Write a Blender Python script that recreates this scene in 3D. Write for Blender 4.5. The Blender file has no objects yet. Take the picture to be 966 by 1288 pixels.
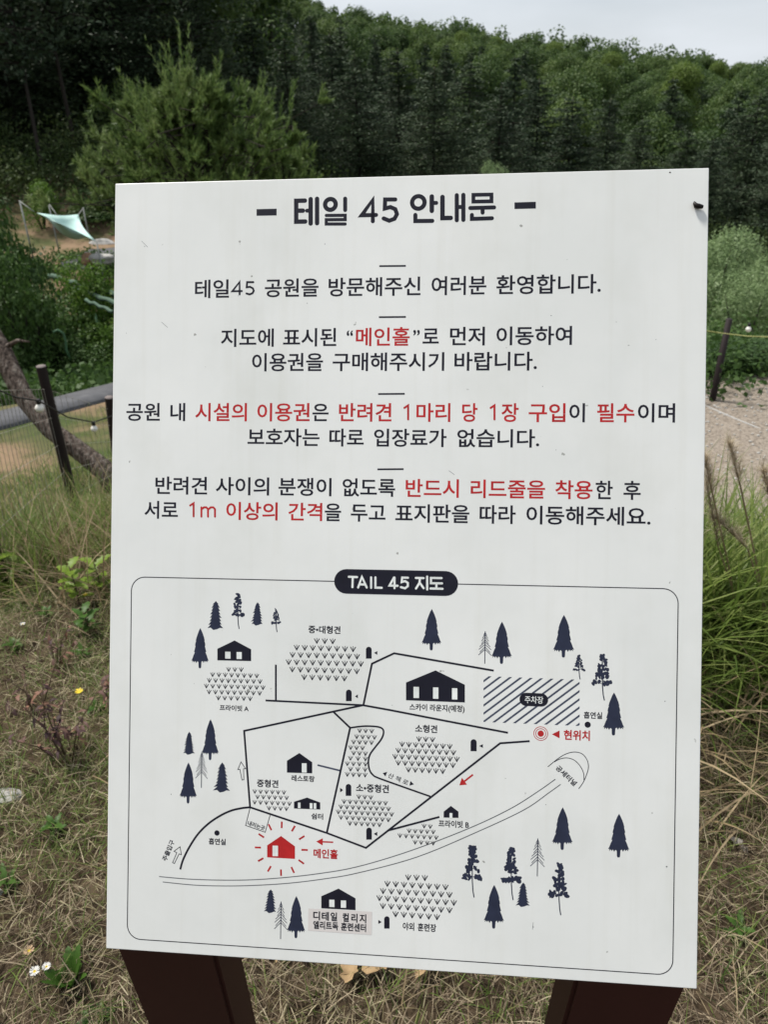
import bpy, bmesh, math, random
import numpy as np
from mathutils import Vector, Matrix
from mathutils.geometry import tessellate_polygon

S = bpy.context.scene
C = S.collection
R = math.radians
rng = np.random.default_rng(7)
random.seed(7)

# ------------------------------------------------------------------ camera
F = 930.0
n = Vector((52/F, -1756/F, -1)).normalized()
zc = -n
view = Vector((0, 0, -1))
yc = (view - zc*view.dot(zc)).normalized()
xc = yc.cross(zc)
ROT = Matrix((xc, yc, zc))                     # camera axes -> world axes
CAM = Vector((0, 0, 1.5))
cd = bpy.data.cameras.new('camera')
cam = bpy.data.objects.new('camera', cd)
C.objects.link(cam)
cam.matrix_world = Matrix.Translation(CAM) @ ROT.to_4x4()
cd.sensor_fit = 'VERTICAL'
cd.sensor_height = 36.0
cd.lens = F/1288*36.0
cd.clip_start = 0.02
cd.clip_end = 3000
cd.dof.use_dof = True
cd.dof.focus_distance = 0.775
cd.dof.aperture_fstop = 12.5
S.camera = cam

# ------------------------------------------------------------------ light
SUN_EL, SUN_AZ = 64, -62        # azimuth from +Y towards +X (high on the left, a little ahead)
w = bpy.data.worlds.new('World')
S.world = w
w.use_nodes = True
nt = w.node_tree
bg = nt.nodes['Background']
sky = nt.nodes.new('ShaderNodeTexSky')
sky.sky_type = 'NISHITA'
sky.sun_disc = False
sky.sun_elevation = R(SUN_EL)
sky.sun_rotation = R(SUN_AZ)
sky.air_density = 1.0
sky.dust_density = 3.0
tc = nt.nodes.new('ShaderNodeTexCoord')
mp = nt.nodes.new('ShaderNodeMapping')
mp.inputs['Scale'].default_value = (1.5, 1.5, 5)
nz = nt.nodes.new('ShaderNodeTexNoise')
nz.inputs['Scale'].default_value = 2.2
nz.inputs['Detail'].default_value = 5
nt.links.new(tc.outputs['Generated'], mp.inputs[0])
nt.links.new(mp.outputs[0], nz.inputs['Vector'])
cr = nt.nodes.new('ShaderNodeMapRange')
cr.inputs['From Min'].default_value = 0.3
cr.inputs['From Max'].default_value = 0.7
cr.inputs['To Min'].default_value = 0.6
cr.inputs['To Max'].default_value = 0.95
nt.links.new(nz.outputs[0], cr.inputs[0])
mx = nt.nodes.new('ShaderNodeMix')
mx.data_type = 'RGBA'
nt.links.new(cr.outputs[0], mx.inputs[0])
nt.links.new(sky.outputs[0], mx.inputs[6])
mx.inputs[7].default_value = (6.6, 7.0, 7.45, 1)      # thin bright overcast
nt.links.new(mx.outputs[2], bg.inputs[0])
bg.inputs[1].default_value = 0.085
sd = bpy.data.lights.new('sun', 'SUN')
sd.energy = 3.8
sd.angle = R(10)
sd.color = (1, 0.955, 0.88)
so = bpy.data.objects.new('sun', sd)
C.objects.link(so)
a_, e_ = R(SUN_AZ), R(SUN_EL)
so.rotation_euler = Vector((math.sin(a_)*math.cos(e_), math.cos(a_)*math.cos(e_), math.sin(e_))).to_track_quat('Z', 'Y').to_euler()
S.view_settings.view_transform = 'Standard'
S.view_settings.look = 'None'
S.view_settings.gamma = 1
S.view_settings.exposure = 0.5

# ------------------------------------------------------------------ helpers
def ray(px, py):
    return (ROT @ Vector(((px-483)/F, -(py-644)/F, -1)))      # per metre of depth

def at_depth(px, py, d):
    return CAM + ray(px, py)*d

def hit(px, py, z):
    r = ray(px, py)
    return CAM + r*((z-CAM.z)/r.z)

def tag(o, label=None, cat=None, group=None, kind=None):
    if label: o['label'] = label
    if cat: o['category'] = cat
    if group: o['group'] = group
    if kind: o['kind'] = kind
    return o

def empty(name, loc=(0, 0, 0), rz=0):
    o = bpy.data.objects.new(name, None)
    o.empty_display_size = 0.1
    o.location = loc
    o.rotation_euler = (0, 0, rz)
    C.objects.link(o)
    return o

def link(name, me, parent=None, loc=None):
    o = bpy.data.objects.new(name, me)
    C.objects.link(o)
    if parent: o.parent = parent
    if loc is not None: o.location = loc
    return o

def mesh_np(name, V, Fc, mats, mi=None, smooth=False):
    """V (n,3), Fc (m,k) constant face size or a list of such arrays."""
    if not isinstance(Fc, list): Fc = [Fc]
    Fc = [f for f in Fc if len(f)]
    me = bpy.data.meshes.new(name)
    V = np.asarray(V, dtype=np.float32)
    me.vertices.add(len(V))
    me.vertices.foreach_set('co', V.ravel())
    li = np.concatenate([f.ravel() for f in Fc]).astype(np.int32)
    tot = np.concatenate([np.full(len(f), f.shape[1]) for f in Fc]).astype(np.int32)
    st = np.concatenate([[0], np.cumsum(tot)[:-1]]).astype(np.int32)
    me.loops.add(len(li))
    me.loops.foreach_set('vertex_index', li)
    me.polygons.add(len(tot))
    me.polygons.foreach_set('loop_start', st)
    me.polygons.foreach_set('loop_total', tot)
    for m in (mats if isinstance(mats, (list, tuple)) else [mats]):
        me.materials.append(m)
    if mi is not None: me.polygons.foreach_set('material_index', np.asarray(mi, dtype=np.int32))
    if smooth: me.polygons.foreach_set('use_smooth', np.ones(len(tot), dtype=bool))
    me.update(calc_edges=True)
    return me

def lin(c):
    return tuple(((x/255)/12.92 if x/255 <= .04045 else ((x/255+.055)/1.055)**2.4) for x in c)

def new_mat(name):
    m = bpy.data.materials.new(name)
    m.use_nodes = True
    b = m.node_tree.nodes['Principled BSDF']
    return m, m.node_tree, b

def ramp(nt, cols, pos=None):
    r = nt.nodes.new('ShaderNodeValToRGB')
    el = r.color_ramp.elements
    pos = pos or [i/(len(cols)-1) for i in range(len(cols))]
    while len(el) < len(cols): el.new(0.5)
    for e, c, p in zip(el, cols, pos):
        e.position = p
        e.color = (*c, 1)
    return r

def noise(nt, scale, detail=4, coord='Object', rough=.6, vscale=None):
    t = nt.nodes.new('ShaderNodeTexCoord')
    q = nt.nodes.new('ShaderNodeTexNoise')
    q.inputs['Scale'].default_value = scale
    q.inputs['Detail'].default_value = detail
    q.inputs['Roughness'].default_value = rough
    if vscale:
        m = nt.nodes.new('ShaderNodeMapping')
        m.inputs['Scale'].default_value = vscale
        nt.links.new(t.outputs[coord], m.inputs[0])
        nt.links.new(m.outputs[0], q.inputs['Vector'])
    else:
        nt.links.new(t.outputs[coord], q.inputs['Vector'])
    return q

def bump(nt, b, src, strength=.3, dist=.01):
    k = nt.nodes.new('ShaderNodeBump')
    k.inputs['Strength'].default_value = strength
    k.inputs['Distance'].default_value = dist
    nt.links.new(src, k.inputs['Height'])
    nt.links.new(k.outputs[0], b.inputs['Normal'])

def surf(name, cols, scale=8, rough=.8, bmp=.3, bdist=.01, detail=6, pos=None, vscale=None, spec=.3):
    m, nt, b = new_mat(name)
    q = noise(nt, scale, detail, vscale=vscale)
    r = ramp(nt, cols, pos)
    nt.links.new(q.outputs[0], r.inputs[0])
    nt.links.new(r.outputs[0], b.inputs['Base Color'])
    b.inputs['Roughness'].default_value = rough
    b.inputs['Specular IOR Level'].default_value = spec
    if bmp: bump(nt, b, q.outputs[0], bmp, bdist)
    return m

def leaf_mat(name, cols, transl=.35, rough=.6, nscale=.6, nmix=.45, objrand=.0, pos=None):
    """colour differs from leaf to leaf (random per island), drifts through the plant and from plant to plant"""
    m, nt, b = new_mat(name)
    g = nt.nodes.new('ShaderNodeNewGeometry')
    q = noise(nt, nscale, 2)
    mr = nt.nodes.new('ShaderNodeMapRange')
    mr.inputs['From Min'].default_value = .3
    mr.inputs['From Max'].default_value = .7
    nt.links.new(q.outputs[0], mr.inputs[0])
    a = nt.nodes.new('ShaderNodeMix')
    a.data_type = 'FLOAT'
    a.inputs[0].default_value = nmix
    nt.links.new(g.outputs['Random Per Island'], a.inputs[2])
    nt.links.new(mr.outputs[0], a.inputs[3])
    src = a.outputs[0]
    if objrand:
        oi = nt.nodes.new('ShaderNodeObjectInfo')
        a2 = nt.nodes.new('ShaderNodeMix')
        a2.data_type = 'FLOAT'
        a2.inputs[0].default_value = objrand
        nt.links.new(src, a2.inputs[2])
        nt.links.new(oi.outputs['Random'], a2.inputs[3])
        src = a2.outputs[0]
    r = ramp(nt, cols, pos)
    nt.links.new(src, r.inputs[0])
    nt.links.new(r.outputs[0], b.inputs['Base Color'])
    b.inputs['Roughness'].default_value = rough
    b.inputs['Specular IOR Level'].default_value = .25
    t = nt.nodes.new('ShaderNodeBsdfTranslucent')
    nt.links.new(r.outputs[0], t.inputs[0])
    mxs = nt.nodes.new('ShaderNodeMixShader')
    mxs.inputs[0].default_value = transl
    out = nt.nodes['Material Output']
    nt.links.new(b.outputs[0], mxs.inputs[1])
    nt.links.new(t.outputs[0], mxs.inputs[2])
    nt.links.new(mxs.outputs[0], out.inputs[0])
    return m

def tube(pts, rad, seg=8, cap=True):
    """tapered tube through pts; returns V, [quads, (caps)]"""
    P = [Vector(p) for p in pts]
    if not hasattr(rad, '__len__'): rad = [rad]*len(P)
    V = []
    up = Vector((0.13, .31, .94))
    for i, p in enumerate(P):
        t = (P[min(i+1, len(P)-1)]-P[max(i-1, 0)]).normalized()
        a = t.cross(up)
        if a.length < .1: a = t.cross(Vector((1, 0, 0)))
        a.normalize()
        b = t.cross(a)
        for k in range(seg):
            an = 2*math.pi*k/seg
            V.append(p + (a*math.cos(an)+b*math.sin(an))*rad[i])
    Q = []
    for i in range(len(P)-1):
        for k in range(seg):
            Q.append((i*seg+k, i*seg+(k+1) % seg, (i+1)*seg+(k+1) % seg, (i+1)*seg+k))
    fs = [np.array(Q)]
    if cap:
        fs.append(np.array([list(range(seg))[::-1], [(len(P)-1)*seg+k for k in range(seg)]]))
    return np.array([tuple(v) for v in V]), fs

class Acc:
    """collects geometry (with material slots) into one mesh"""
    def __init__(s): s.V = []; s.F = {}; s.n = 0
    def add(s, V, Fs, mi=0):
        V = np.asarray(V, dtype=float)
        if not isinstance(Fs, list): Fs = [Fs]
        for f in Fs:
            if len(f) == 0: continue
            f = np.asarray(f)
            s.F.setdefault((f.shape[1], mi), []).append(f+s.n)
        s.V.append(V); s.n += len(V)
        return s
    def tube(s, pts, rad, seg=8, mi=0, cap=True):
        V, f = tube(pts, rad, seg, cap)
        return s.add(V, f, mi)
    def mesh(s, name, mats, smooth=False):
        fs = []; mi = []
        for (k, m), l in s.F.items():
            a = np.concatenate(l); fs.append(a); mi.append(np.full(len(a), m))
        return mesh_np(name, np.concatenate(s.V), fs, mats, np.concatenate(mi), smooth)

def box_vf(x0, x1, y0, y1, z0, z1):
    V = np.array([(x, y, z) for z in (z0, z1) for y in (y0, y1) for x in (x0, x1)], float)
    Q = np.array([(0, 2, 3, 1), (4, 5, 7, 6), (0, 1, 5, 4), (2, 6, 7, 3), (0, 4, 6, 2), (1, 3, 7, 5)])
    return V, Q

def unit(a):
    return a/np.maximum(np.linalg.norm(a, axis=-1, keepdims=True), 1e-9)

def leaf_quads(cen, size, aspect=.55, up=0.0, dirs=None, g=rng, nrm=None):
    """diamond leaves: cen (n,3); size scalar or (n,)"""
    m = len(cen)
    d = unit(g.normal(size=(m, 3))) if dirs is None else unit(dirs)
    nn = unit(g.normal(size=(m, 3)) + np.array([0, 0, up])) if nrm is None else unit(nrm*1.1+g.normal(size=(m, 3))*.75+np.array([0, 0, up]))
    if nrm is not None: d = unit(d-nn*(d*nn).sum(1, keepdims=True))
    s = unit(np.cross(d, nn))
    L = (np.ones(m)*size)[:, None]*(0.7+.6*g.random((m, 1)))
    W = L*aspect*.5
    fold = unit(np.cross(s, d))*L*.12
    V = np.stack([cen-d*L*.5, cen+s*W+fold, cen+d*L*.5, cen-s*W+fold], axis=1).reshape(-1, 3)
    Q = np.arange(4*m).reshape(m, 4)
    return V, Q

def blades(base, length, width, azim, lean, curl, segs=3, g=rng, roll=None):
    """curved tapering blades. base (n,3), all others arrays (n,). lean from vertical (rad), curl adds along the blade."""
    m = len(base)
    V = np.zeros((m, segs+1, 2, 3))
    h = np.stack([np.cos(azim), np.sin(azim), np.zeros(m)], 1)
    side = np.stack([-np.sin(azim), np.cos(azim), np.zeros(m)], 1)
    if roll is not None:
        side = side*np.cos(roll)[:, None]+np.array([0, 0, 1])*np.sin(roll)[:, None]
    p = base.astype(float).copy()
    for i in range(segs+1):
        t = i/segs
        wd = width*(1-t**1.6)*(.55+.45*min(1, t*4))*.5 + width*.03
        V[:, i, 0] = p - side*wd[:, None]
        V[:, i, 1] = p + side*wd[:, None]
        an = lean+curl*(t+.5/segs)
        st = (length/segs)[:, None]
        p = p + (h*np.sin(an)[:, None]+np.array([0, 0, 1])*np.cos(an)[:, None])*st
    V = V.reshape(m, -1, 3)
    k = 2*(segs+1)
    q = np.array([(2*i, 2*i+1, 2*i+3, 2*i+2) for i in range(segs)])
    Q = (q[None]+np.arange(m)[:, None, None]*k).reshape(-1, 4)
    return V.reshape(-1, 3), Q

def vnoise(x, y, s=1.0, seed=0):
    """cheap smooth value noise from sines"""
    r = np.random.default_rng(seed)
    o = 0
    for i in range(6):
        a = r.random()*6.28; f = s*(1+i*.6)
        o = o+np.sin(x*f*math.cos(a)+y*f*math.sin(a)+r.random()*6.28)/(1+i*.5)
    return o/2.6

# ------------------------------------------------------------------ terrain
LR = [0, 2.4, 3.2, 4.2, 6, 8.7, 10, 12, 14, 20, 24, 28, 35]
LZ = [0, 0, -.2, -.55, -.98, -1.44, -1.5, -2.2, -2.8, -3.2, -2.3, -1.9, 0.2]
RR = [0, 2.3, 3.0, 4.1, 5, 9.6, 11, 14, 25, 35]
RZ = [0, 0, -.45, -1.15, -1.2, -1.2, -1.6, -3.2, -6, -5]
CA = [-.9, -.5, -.2, -.08, 0, .15, .26, .4, .7]
CZ = [56, 50, 31, 22.5, 17.8, 13, 9.4, 5.2, 4.6]
def T(x, y):
    x = np.asarray(x, float); y = np.asarray(y, float)
    r = np.hypot(x, y)
    az = np.arctan2(x, y)
    back = np.abs(az) > 1.35
    wl = np.clip((az+.28)/.56, 0, 1); wl = wl*wl*(3-2*wl)
    z = np.interp(r, LR, LZ)*(1-wl)+np.interp(r, RR, RZ)*wl
    z35 = 0.2*(1-wl)-5*wl
    cz = np.interp(az, CA, CZ)
    t = np.clip((r-35)/185, 0, 1)
    hill = z35+(cz-z35)*(t**.9)
    hill = np.where(r > 220, cz-(r-220)*.05, hill)
    z = np.where(r > 35, hill+vnoise(x, y, .09, 3)*.8*np.clip((r-35)/20, 0, 1), z)
    z = z+vnoise(x, y, .7, 5)*.05*np.clip((r-2.6)/3, 0, 1)*np.where((wl > .5) & (r > 3.5) & (r < 11), 0.2, 1)
    z = z+vnoise(x, y, 4.5, 6)*.012
    z = np.where(back, z*0+vnoise(x, y, 4.5, 6)*.012, z) if False else z
    return z

def Tz(x, y): return float(T(x, y))

def hitT(px, py):
    r = ray(px, py)
    t = .3
    p = CAM
    while t < 400:
        p = CAM+r*t
        if p.z < Tz(p.x, p.y): break
        t *= 1.012
        t += .003
    return p

def grid_mesh(name, xs, ys, mats, off=0.0):
    X, Y = np.meshgrid(xs, ys)
    Z = T(X, Y)+off
    V = np.stack([X, Y, Z], -1).reshape(-1, 3)
    nx, ny = len(xs), len(ys)
    i = np.arange((ny-1)*(nx-1)); r_, c_ = i//(nx-1), i % (nx-1)
    a = r_*nx+c_
    Q = np.stack([a, a+1, a+nx+1, a+nx], 1)
    return mesh_np(name, V, Q, mats, smooth=True)

def ground_material():
    m, nt, b = new_mat('soil_and_leaf_litter')
    q = noise(nt, 9, 8, rough=.7)
    r = ramp(nt, [(.018, .013, .009), (.045, .032, .02), (.085, .062, .04), (.05, .045, .022)], [.25, .45, .62, .8])
    nt.links.new(q.outputs[0], r.inputs[0])
    # beyond the near bank: reddish earth and weeds, then forest floor
    q2 = noise(nt, .9, 6)
    r2 = ramp(nt, [(.05, .07, .025), (.10, .095, .045), (.19, .135, .085), (.25, .175, .115)], [.34, .46, .56, .75])
    nt.links.new(q2.outputs[0], r2.inputs[0])
    t = nt.nodes.new('ShaderNodeTexCoord')
    ln = nt.nodes.new('ShaderNodeVectorMath'); ln.operation = 'LENGTH'
    nt.links.new(t.outputs['Object'], ln.inputs[0])
    def mr(a, c):
        k = nt.nodes.new('ShaderNodeMapRange')
        k.inputs['From Min'].default_value = a; k.inputs['From Max'].default_value = c
        nt.links.new(ln.outputs['Value'], k.inputs[0]); return k
    m1 = nt.nodes.new('ShaderNodeMix'); m1.data_type = 'RGBA'
    nt.links.new(mr(2.6, 3.6).outputs[0], m1.inputs[0])
    nt.links.new(r.outputs[0], m1.inputs[6]); nt.links.new(r2.outputs[0], m1.inputs[7])
    m2 = nt.nodes.new('ShaderNodeMix'); m2.data_type = 'RGBA'
    nt.links.new(mr(30, 36).outputs[0], m2.inputs[0])
    nt.links.new(m1.outputs[2], m2.inputs[6])
    m2.inputs[7].default_value = (.016, .022, .011, 1)
    nt.links.new(m2.outputs[2], b.inputs['Base Color'])
    b.inputs['Roughness'].default_value = .95
    b.inputs['Specular IOR Level'].default_value = .1
    bump(nt, b, q.outputs[0], .6, .02)
    return m

def axis(lims):
    o = []
    for a, b_, s in lims: o += list(np.arange(a, b_, s))
    return np.array(o)
pos_ = axis([(0, 4, .05), (4, 12, .25), (12, 40, 1), (40, 200, 4), (200, 1500, 100)])
xs = np.concatenate([-pos_[:0:-1], pos_])
ys = np.concatenate([np.array([-1500, -800, -300, -100, -40, -15, -6, -2, -.8, -.2]), pos_])
tag(link('ground', grid_mesh('ground', xs, ys, ground_material())), kind='structure')

# pale gravel parking ground on the lower right
gravel = surf('pale_gravel', [(.10, .082, .066), (.195, .165, .135), (.29, .25, .208), (.165, .14, .115)], 38, .95, .8, .02, 10, [.3, .45, .6, .75], spec=.1)
tag(link('gravel_lot', grid_mesh('gravel_lot', np.arange(1.35, 9, .12), np.arange(3.9, 8.2, .12), gravel, .03)), kind='structure')

# grey concrete path down the slope on the left
def ribbon_ground(name, centre, width, mat, off=.04):
    P = [Vector(p) for p in centre]
    V = []; 
    for i, p in enumerate(P):
        t = (P[min(i+1, len(P)-1)]-P[max(i-1, 0)]); t.z = 0; t.normalize()
        s = Vector((-t.y, t.x, 0))
        z = max(Tz(*(p+s*k).xy) for k in (-width/2, 0, width/2))+off
        for k in (-1, 1):
            q = p+s*k*width/2
            V.append((q.x, q.y, z))
    for i in range(len(P)): V += [(V[2*i][0], V[2*i][1], V[2*i][2]-.25), (V[2*i+1][0], V[2*i+1][1], V[2*i+1][2]-.25)]
    n_ = len(P); Q = []
    for i in range(n_-1):
        a = 2*i; u = 2*n_+2*i
        Q += [(a, a+2, a+3, a+1), (a, u, u+2, a+2), (a+1, a+3, u+3, u+1)]
    return mesh_np(name, np.array(V), np.array(Q), mat)
concrete = surf('weathered_concrete', [(.05, .05, .055), (.085, .087, .095), (.14, .14, .145)], 7, .9, .3, .01)
pa, pb = hitT(-10, 535), hitT(150, 495)
d_ = (pb-pa).normalized()
tag(link('path', ribbon_ground('path', [pa+d_*k for k in np.linspace(-3, (pb-pa).length+3, 24)], .55, concrete)), kind='structure')
pc = hitT(138, 326)
V_, Q_ = box_vf(-2.2, 3.2, -1.4, 1.4, -.6, .12)
tag(link('terrace', mesh_np('terrace', V_, Q_, concrete), None, (pc.x+1.2, pc.y, Tz(pc.x, pc.y))), kind='structure')

# ------------------------------------------------------------------ the sign
CORN = [(145, 231), (893, 211), (877, 1244), (133, 1193)]
def homog(src, dst):
    A = []
    for (x, y), (u, v) in zip(src, dst):
        A.append([x, y, 1, 0, 0, 0, -u*x, -u*y, -u]); A.append([0, 0, 0, x, y, 1, -v*x, -v*y, -v])
    return np.linalg.svd(np.array(A, float))[2][-1].reshape(3, 3)
HM = homog([(0, 1), (1, 1), (1, 0), (0, 0)], CORN)
B_ = np.linalg.inv(np.array([[F, 0, -483], [0, -F, -644], [0, 0, -1.]])) @ HM
if B_[2, 2] > 0: B_ = -B_
BW, BH = .6, .8006
sc_ = BW/np.linalg.norm(B_[:, 0])
U_ = Vector(B_[:, 0]).normalized()
N_ = U_.cross(Vector(B_[:, 1])).normalized()
Vv = N_.cross(U_)
BM = Matrix.Translation(CAM) @ ROT.to_4x4() @ Matrix.Translation(Vector(B_[:, 2])*sc_) @ Matrix((U_, Vv, N_)).transposed().to_4x4()
HI = np.linalg.inv(HM)
def uv(px, py):                      # where on the panel a mark sits, in metres from its lower left corner
    q = HI @ np.array([px, py, 1.0])
    return np.array([q[0]/q[2]*BW, q[1]/q[2]*BH])
def im(u, v):
    q = HM @ np.array([u/BW, v/BH, 1.0]); return q[:2]/q[2]
def u_at(x, v):
    a, b = 0., BW
    for _ in range(40):
        m_ = (a+b)/2
        if im(m_, v)[0] < x: a = m_
        else: b = m_
    return a

root = empty('information_sign')
base = BM @ Vector((BW/2, 0, 0))
root.location = (base.x, base.y+.06, 0)
tag(root, 'white Korean park notice board with map, tilted on two dark red posts', 'sign')
RI = Matrix.Translation(-root.location)

m_panel, nt, b = new_mat('white_coated_board')
q = noise(nt, 5, 6)
r = ramp(nt, [(.70, .715, .70), (.765, .775, .76)], [.35, .65])
nt.links.new(q.outputs[0], r.inputs[0])
q2 = noise(nt, 85, 2, rough=.5)
r2 = ramp(nt, [(.45, .45, .43), (1, 1, 1)], [.225, .25])
nt.links.new(q2.outputs[0], r2.inputs[0])
q3 = noise(nt, 9, 4, vscale=(1, .6, 1)); r3 = ramp(nt, [(1, 1, 1), (.90, .90, .875)], [.5, .85]); nt.links.new(q3.outputs[0], r3.inputs[0])
mu = nt.nodes.new('ShaderNodeMix'); mu.data_type = 'RGBA'; mu.blend_type = 'MULTIPLY'; mu.inputs[0].default_value = 1
nt.links.new(r.outputs[0], mu.inputs[6]); nt.links.new(r2.outputs[0], mu.inputs[7])
mu2 = nt.nodes.new('ShaderNodeMix'); mu2.data_type = 'RGBA'; mu2.blend_type = 'MULTIPLY'; mu2.inputs[0].default_value = 1
nt.links.new(mu.outputs[2], mu2.inputs[6]); nt.links.new(r3.outputs[0], mu2.inputs[7])
q4 = noise(nt, 1, 5, vscale=(70, 2.2, 1)); r4 = ramp(nt, [(1, 1, 1), (.962, .958, .945)], [.52, .76]); nt.links.new(q4.outputs[0], r4.inputs[0])
mu3 = nt.nodes.new('ShaderNodeMix'); mu3.data_type = 'RGBA'; mu3.blend_type = 'MULTIPLY'; mu3.inputs[0].default_value = 1
nt.links.new(mu2.outputs[2], mu3.inputs[6]); nt.links.new(r4.outputs[0], mu3.inputs[7])
nt.links.new(mu3.outputs[2], b.inputs['Base Color'])
b.inputs['Roughness'].default_value = .36
b.inputs['Specular IOR Level'].default_value = .45
qb = noise(nt, 160, 3); bump(nt, b, qb.outputs[0], .04, .0005)

def ink(name, c, rough=.45):
    m, nt, b = new_mat(name)
    q = noise(nt, 60, 3)
    r = ramp(nt, [tuple(x*.85 for x in lin(c)), tuple(x*1.15 for x in lin(c))], [.3, .7])
    nt.links.new(q.outputs[0], r.inputs[0]); nt.links.new(r.outputs[0], b.inputs['Base Color'])
    b.inputs['Roughness'].default_value = rough
    b.inputs['Specular IOR Level'].default_value = .2
    return m
K_ = ink('black_print', (26, 26, 38)); NV = ink('navy_print', (42, 47, 66)); RD = ink('red_print', (172, 38, 40)); WH = ink('white_print', (222, 226, 224))
GR = ink('grey_print', (92, 94, 98)); HT = ink('slate_print', (66, 72, 90)); TR = ink('soft_red_print', (176, 40, 42)); DT = ink('dark_mark', (22, 16, 14))
STK = surf('sticker_paper', [lin((206, 200, 198)), lin((214, 209, 206))], 40, .6, 0)
INK = {'k': K_, 'n': NV, 'r': RD, 'w': WH, 'g': GR, 'h': HT, 't': TR, 'd': DT, 's': STK}

me = bpy.data.meshes.new('panel')
bm = bmesh.new()
bmesh.ops.create_cube(bm, size=1)
for v in bm.verts: v.co = Vector(((v.co.x+.5)*BW, (v.co.y+.5)*BH, (v.co.z-.5)*.006))
bmesh.ops.bevel(bm, geom=list(bm.edges), offset=.0007, segments=2, affect='EDGES', profile=.5)
for v in bm.verts:                                        # a chipped spot on the lower edge
    pass
bm.to_mesh(me); bm.free(); me.materials.append(m_panel)
panel = link('panel', me, root)
panel.matrix_local = RI @ BM

Z0 = .00005
class Print:
    """flat print on the panel, in panel metres; each shape a hair above the last so none share a plane"""
    def __init__(s, z=Z0): s.a = Acc(); s.cols = []; s.k = 0; s.z = z
    def mi(s, c):
        if c not in s.cols: s.cols.append(c)
        return s.cols.index(c)
    def lay(s):
        s.k += 1
        return s.z+(s.k % 25)*1.5e-6
    def poly(s, pts, c, dz=0, local=False):
        P = [tuple(p) if local else tuple(uv(*p)) for p in pts]
        z = s.lay()+dz
        ar = sum(P[i][0]*P[(i+1) % len(P)][1]-P[(i+1) % len(P)][0]*P[i][1] for i in range(len(P)))
        if ar < 0: P = P[::-1]
        tr = tessellate_polygon([[Vector((x, y, 0)) for x, y in P]])
        tr = [t if ((P[t[1]][0]-P[t[0]][0])*(P[t[2]][1]-P[t[0]][1])-(P[t[2]][0]-P[t[0]][0])*(P[t[1]][1]-P[t[0]][1])) > 0 else t[::-1] for t in tr]
        s.a.add(np.array([(x, y, z) for x, y in P]), np.array(tr), s.mi(c))
    def line(s, pts, w, c, cap='butt', closed=False, local=False, smooth=False, dz=0):
        """w in photo pixels (0.8 mm each)"""
        P = [np.array(p, float) if local else uv(*p) for p in pts]
        w = w*.0008 if not local else w
        if smooth:
            D = []
            for i in range(len(P)-1):
                p0, p1, p2, p3 = P[max(i-1, 0)], P[i], P[i+1], P[min(i+2, len(P)-1)]
                for t in np.linspace(0, 1, 7)[:-1]:
                    D.append(.5*((2*p1)+(-p0+p2)*t+(2*p0-5*p1+4*p2-p3)*t*t+(-p0+3*p1-3*p2+p3)*t**3))
            P = D+[P[-1]]
        z = s.lay()+dz
        m_ = len(P); L = []; Rr = []
        for i in range(m_):
            if closed: a, b = P[i]-P[i-1], P[(i+1) % m_]-P[i]
            else:
                a = P[i]-P[i-1] if i else P[1]-P[0]
                b = P[i+1]-P[i] if i < m_-1 else a
            a = a/np.linalg.norm(a); b = b/np.linalg.norm(b)
            na, nb = np.array([-a[1], a[0]]), np.array([-b[1], b[0]])
            mm = na+nb; mm = mm/np.linalg.norm(mm)
            k = min(1/max(mm@na, .35), 2.2)
            L.append(P[i]+mm*w/2*k); Rr.append(P[i]-mm*w/2*k)
        V = []
        for l, r in zip(L, Rr): V += [(*l, z), (*r, z)]
        Q = [(2*i+1, 2*i+3, 2*i+2, 2*i) for i in range(m_-1)]
        if closed: Q.append((2*m_-1, 1, 0, 2*m_-2))
        s.a.add(np.array(V), np.array(Q), s.mi(c))
        if cap == 'round' and not closed:
            for p, d in ((P[0], P[0]-P[1]), (P[-1], P[-1]-P[-2])):
                an = math.atan2(d[1], d[0])
                pts_ = [(*p, z)]+[(p[0]+math.cos(an-math.pi/2+math.pi*j/8)*w/2, p[1]+math.sin(an-math.pi/2+math.pi*j/8)*w/2, z) for j in range(9)]
                s.a.add(np.array(pts_), np.array([(0, j, j+1) for j in range(1, 9)]), s.mi(c))
    def disc(s, px, py, r, c, n_=20, dz=0):
        p = uv(px, py); r = r*.0008
        s.poly([(p[0]+r*math.cos(2*math.pi*i/n_), p[1]+r*math.sin(2*math.pi*i/n_)) for i in range(n_)], c, dz, True)
    def ring(s, px, py, r, w_, c, n_=32):
        p = uv(px, py); r = r*.0008
        s.line([(p[0]+r*math.cos(2*math.pi*i/n_), p[1]+r*math.sin(2*math.pi*i/n_)) for i in range(n_)], w_*.0008, c, closed=True, local=True)
    def stadium(s, a, b, r, c, dz=0):
        a, b = uv(*a), uv(*b); r = r*.0008
        an = math.atan2(*(b-a)[::-1])
        P = [b+r*np.array([math.cos(an-math.pi/2+math.pi*i/12), math.sin(an-math.pi/2+math.pi*i/12)]) for i in range(13)]
        P += [a+r*np.array([math.cos(an+math.pi/2+math.pi*i/12), math.sin(an+math.pi/2+math.pi*i/12)]) for i in range(13)]
        s.poly(P, c, dz, True)
    def build(s, name, parent=None):
        return link(name, s.a.mesh(name, [INK[c] for c in s.cols]), parent or panel)

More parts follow.
